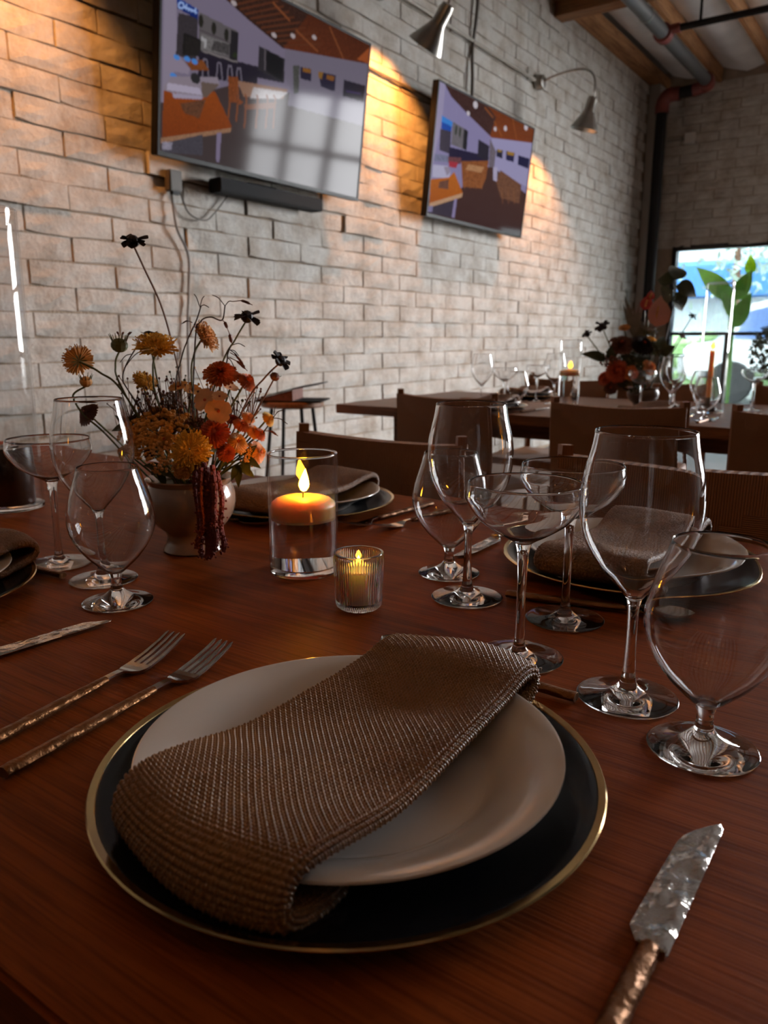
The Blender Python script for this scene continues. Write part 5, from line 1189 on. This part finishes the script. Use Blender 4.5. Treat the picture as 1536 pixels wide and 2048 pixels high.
for root, x, y, lab in ((wine0, -1.62, 3.06, 'wine glass furthest left on the second table'), (coupe0, -1.50, 3.04, 'coupe glass left of the orange candle on the second table'), (water0, -1.42, 3.0, 'water goblet left of the orange candle on the second table'), (wine0, -1.40, 3.34, 'wine glass behind the coupe near the wall on the second table'), (coupe0, -1.52, 3.42, 'coupe glass at the back near the wall on the second table'),
    (wine0, -.80, 3.02, 'wine glass in front of the tall taper cylinder on the second table'), (coupe0, -.93, 3.08, 'coupe glass right of the second flowers'), (water0, -.66, 2.96, 'water goblet in front of the tall taper cylinder'), (wine0, -.92, 3.52, 'wine glass behind the second flowers'), (water0, -.80, 3.48, 'water goblet behind the tall taper cylinder'), (coupe0, -.60, 3.50, 'coupe glass at the back right of the second table'), (wine0, -.42, 3.45, 'wine glass at the right edge of the second table'), (water0, -.33, 3.05, 'water goblet at the right edge of the second table')):
    place(copy_tree(root), (x, y, TAB_Z), 1.0, lab, G2)
for x, y, rz, lab in ((-1.52, 2.965, 0, 'by the wall on the near side of the second table'), (-.86, 2.965, 0, 'behind the middle chair on the second table'), (-.27, 2.965, 0, 'at the right edge of the second table'), (-1.66, 3.60, 180, 'by the wall on the far side of the second table')):
    if rz == 0 and x > -1.6: y = 2.935
    put(cp0, ucp, x, y, TAB_Z, 0, 'black charger plate ' + lab, 'charger plates on the second table')
    put(dp0, udp, x, y, PZ, 0, 'white dinner plate ' + lab, 'dinner plates on the second table')
    tag(link('folded_napkin', nfar, None, (x, y, TAB_Z), (0, 0, R(rz))), 'brown woven napkin ' + lab, 'napkin', 'napkins on the second table')
for (x, y), lab in (((-1.335, 2.86), 'table knife left of the orange candle on the second table'), ((-.655, 2.84), 'table knife below the taper cylinder on the second table')):
    put(kn0, uk, x, y, TAB_Z + .0002, R(-4), lab, 'knives on the second table')
# second arrangement: a loose dark bunch in a pale bowl
V2 = Vector((-.995, 3.32, TAB_Z)); NECK_NEAR, VC_NEAR = NECK, VC
u2 = copy_tree(vs); place(u2, V2, 0, 'pale ceramic bowl holding the flowers on the second table')
u2.scale = (1.05, 1.05, 0.85)
for c_ in u2.children:
    if c_.name.startswith('urn_body'): c_.data = c_.data.copy(); c_.data.materials[0] = M['bowl_dark']

VC, NECK = V2, V2 + Vector((0, 0, .085))
G3 = 'flower arrangement on the second table'
B = lambda *a, **k: bloom(*a, **k)
for kind, nm, px, dd, d_, r_, mt, lab in (
    (layered, 'dahlia_bloom', (1245, 690), -.02, dv(-.3, .7, .6), .052, 'brown_petal', 'brown dahlia at the left of the second bunch'),
    (layered, 'dahlia_bloom', (1285, 690), -.04, dv(.2, .6, .8), .050, 'maroon', 'dark maroon dahlia at the centre of the second bunch'),
    (layered, 'dahlia_bloom', (1235, 742), -.06, dv(-.2, .3, 1), .050, 'rust', 'rust dahlia low at the front of the second bunch'),
    (layered, 'dahlia_bloom', (1300, 735), -.05, dv(.4, .4, .8), .036, 'peach', 'pale dahlia low at the right of the second bunch'),
    (layered, 'dahlia_bloom', (1208, 757), -.03, dv(-.7, .3, .6), .032, 'rust', 'small rust bloom low at the left of the second bunch'),
    (scabiosa, 'scabiosa_bloom', (1249, 657), .0, dv(-.2, 1, .4), .024, 'tan', 'tan scabiosa rising above the second bunch'),
    (scabiosa, 'scabiosa_bloom', (1302, 680), .0, dv(.3, 1, .4), .022, 'yellow', 'yellow scabiosa at the right of the second bunch'),
    (cosmos, 'dark_cosmos', (1204, 652), .0, dv(-.2, 1, .3), .030, 'maroon', 'near-black cosmos against the brick wall above the second bunch'),
    (cosmos, 'dark_cosmos', (1173, 669), .0, dv(-.4, 1, .3), .022, 'maroon', 'small near-black cosmos furthest left of the second bunch'),
    (cosmos, 'dark_cosmos', (1365, 672), .0, dv(.4, 1, .3), .020, 'brown_petal', 'brown cosmos at the right of the second bunch, against the window'),
    (cosmos, 'dark_cosmos', (1385, 632), .0, dv(.4, 1, .3), .018, 'maroon', 'near-black cosmos highest right of the second bunch')):
    bloom(kind, nm, px, dd, d_, r_, mt, lab, G3, srad=.0022)
for kind, nm, px, dd, d_, r_, mt, lab in (
    (yarrow, 'yarrow_head', (1262, 722), -.03, dv(0, .7, .7), .055, 'leaf', 'dark green seed head filling the middle of the second bunch'),
    (yarrow, 'yarrow_head', (1220, 715), -.02, dv(-.6, .6, .5), .045, 'brown_petal', 'brown yarrow head at the left of the second bunch'),
    (yarrow, 'yarrow_head', (1318, 700), -.02, dv(.6, .6, .5), .045, 'leaf', 'dark green seed head at the right of the second bunch'),
    (yarrow, 'yarrow_head', (1272, 765), -.06, dv(0, .2, 1), .045, 'leaf', 'dark green seed head hanging over the second bowl'),
    (yarrow, 'yarrow_head', (1236, 680), .02, dv(-.3, 1, .2), .04, 'brown_petal', 'brown yarrow head at the back of the second bunch'),
    (yarrow, 'yarrow_head', (1298, 660), .03, dv(.3, 1, .2), .04, 'leaf_grey', 'grey seed head below the pink anthurium'),
    (layered, 'dahlia_bloom', (1262, 745), -.07, dv(.1, .3, 1), .035, 'orange', 'small orange bloom low at the centre of the second bunch'),
    (layered, 'dahlia_bloom', (1222, 775), -.05, dv(-.4, .1, .9), .030, 'brown_petal', 'brown bloom drooping over the left of the second bowl')):
    bloom(kind, nm, px, dd, d_, r_, mt, lab, G3, srad=.0022)
def spathe(label, px, r_, mat, d_):
    h = at_depth(*px, VC, .02); f = thing('anthurium', label, 'flower', h, group=G3)
    mesh('spathe', *leaf_blade(Vector((0, 0, -r_)), Vector((0, 0, r_)) + RT * r_ * .3, r_ * 1.7, d_, .2, .01, 10), mat, f)
    MB().tube([(0, 0, -r_ * .5), TOC * .02 + Vector((0, 0, r_ * .3))], [.005, .003], 6).build('spadix', 'tan', f); stem_part(f, h, stem_path(h - Vector((0, 0, r_)), (0, 0, 1)) , .0025)
spathe('pale pink anthurium standing high in the second bunch', (1313, 622), .062, 'pink', TOC + RT * .2)
spathe('red anthurium left of the pink one in the second bunch', (1291, 605), .030, 'redflower', TOC - RT * .2)
spathe('small red anthurium tip above the pink one', (1300, 590), .020, 'redflower', TOC)
def fan(label, px, tips):
    h = at_depth(*px, VC, .03); f = thing('dried_palm', label, 'leaf', h, group=G3)
    for x, y in tips: T_ = at_depth(x, y, VC, .03) - h; mesh('leaf', *leaf_blade((0, 0, 0), T_, .016, TOC, .3, .006, 6), 'leaf_grey', f)
    stem_part(f, h, stem_path(h, (0, 0, 1)), .003, 'stem_brown')
fan('grey dried palm fan spreading right above the second bunch', (1268, 672), [(1328, 638), (1330, 648), (1318, 632), (1305, 634), (1295, 636), (1330, 660), (1285, 640), (1276, 640)])
fan('grey dried palm fan standing upright in the second bunch', (1266, 675), [(1256, 600), (1262, 610), (1270, 605), (1280, 600), (1250, 590), (1246, 605), (1288, 606)])
def big_leaf(label, base, tips, wd=.075):
    h = at_depth(*base, VC, -.02); f = thing('rubber_leaf_branch', label, 'leaf', h, group=G3)
    for i, (a, b_) in enumerate(tips): A, B_ = at_depth(*a, VC, -.02 - .01 * i) - h, at_depth(*b_, VC, -.03 + .01 * i) - h; mesh('leaf', *leaf_blade(A, B_, wd, TOC + Vector((0, 0, .5)), .25, .015, 8), 'leaf', f); MB().tube([(0, 0, 0), A], .0022, 5).build('stalk', 'twig', f)
    stem_part(f, h, stem_path(h, (0, 0, 1)), .003, 'twig')
big_leaf('branch of large dark leaves crossing the window edge', (1352, 590), [((1352, 572), (1396, 590)), ((1350, 585), (1368, 622)), ((1345, 565), (1315, 555)), ((1345, 580), (1322, 600)), ((1350, 560), (1356, 528))])
big_leaf('dark green leaves spilling from the left of the second bunch', (1215, 740), [((1212, 720), (1165, 705)), ((1220, 720), (1225, 690)), ((1235, 760), (1200, 770))], .045)
big_leaf('dark green leaves at the front of the second bunch', (1262, 745), [((1260, 740), (1250, 700)), ((1270, 750), (1290, 785)), ((1280, 740), (1310, 760)), ((1250, 750), (1235, 780)), ((1275, 735), (1300, 700))], .055)
big_leaf('dark leaves at the right of the second bunch by the taper', (1320, 715), [((1320, 710), (1350, 690)), ((1318, 720), (1345, 730)), ((1315, 705), (1330, 670))], .045)
VC, NECK = VC_NEAR, NECK_NEAR
# potted dark shrub inside by the window
ps = at_y(1530, 700, 7.6)
sh = thing('potted_shrub', 'dark round shrub in a planter inside the shop window', 'plant', (ps.x + .12, 7.6, 0))
MB().lathe([(0, 0), (.15, 0), (.19, .45), (.20, .50), (.18, .50), (.17, .46), (0, .46)], 28).build('planter', 'frame_dark', sh)
MB().tube([(0, 0, .45), (.02, 0, .7)], .02, 8).build('trunk', 'twig', sh)
lf = MB()
for k in range(700):
    q = Vector((rf.gauss(0, 1), rf.gauss(0, 1), rf.gauss(0, 1))).normalized() * (.24 * rf.uniform(.6, 1) ** .5); q.z = q.z * 1.1 + .92
    d_ = Vector((rf.uniform(-1, 1), rf.uniform(-1, 1), rf.uniform(-1, 1))).normalized(); lf.add(*leaf_blade(q, q + d_ * .06, .03, d_.orthogonal(), .2, 0, 2))
tag(lf.build('foliage', 'leaf', sh, smooth=False), kind='stuff')
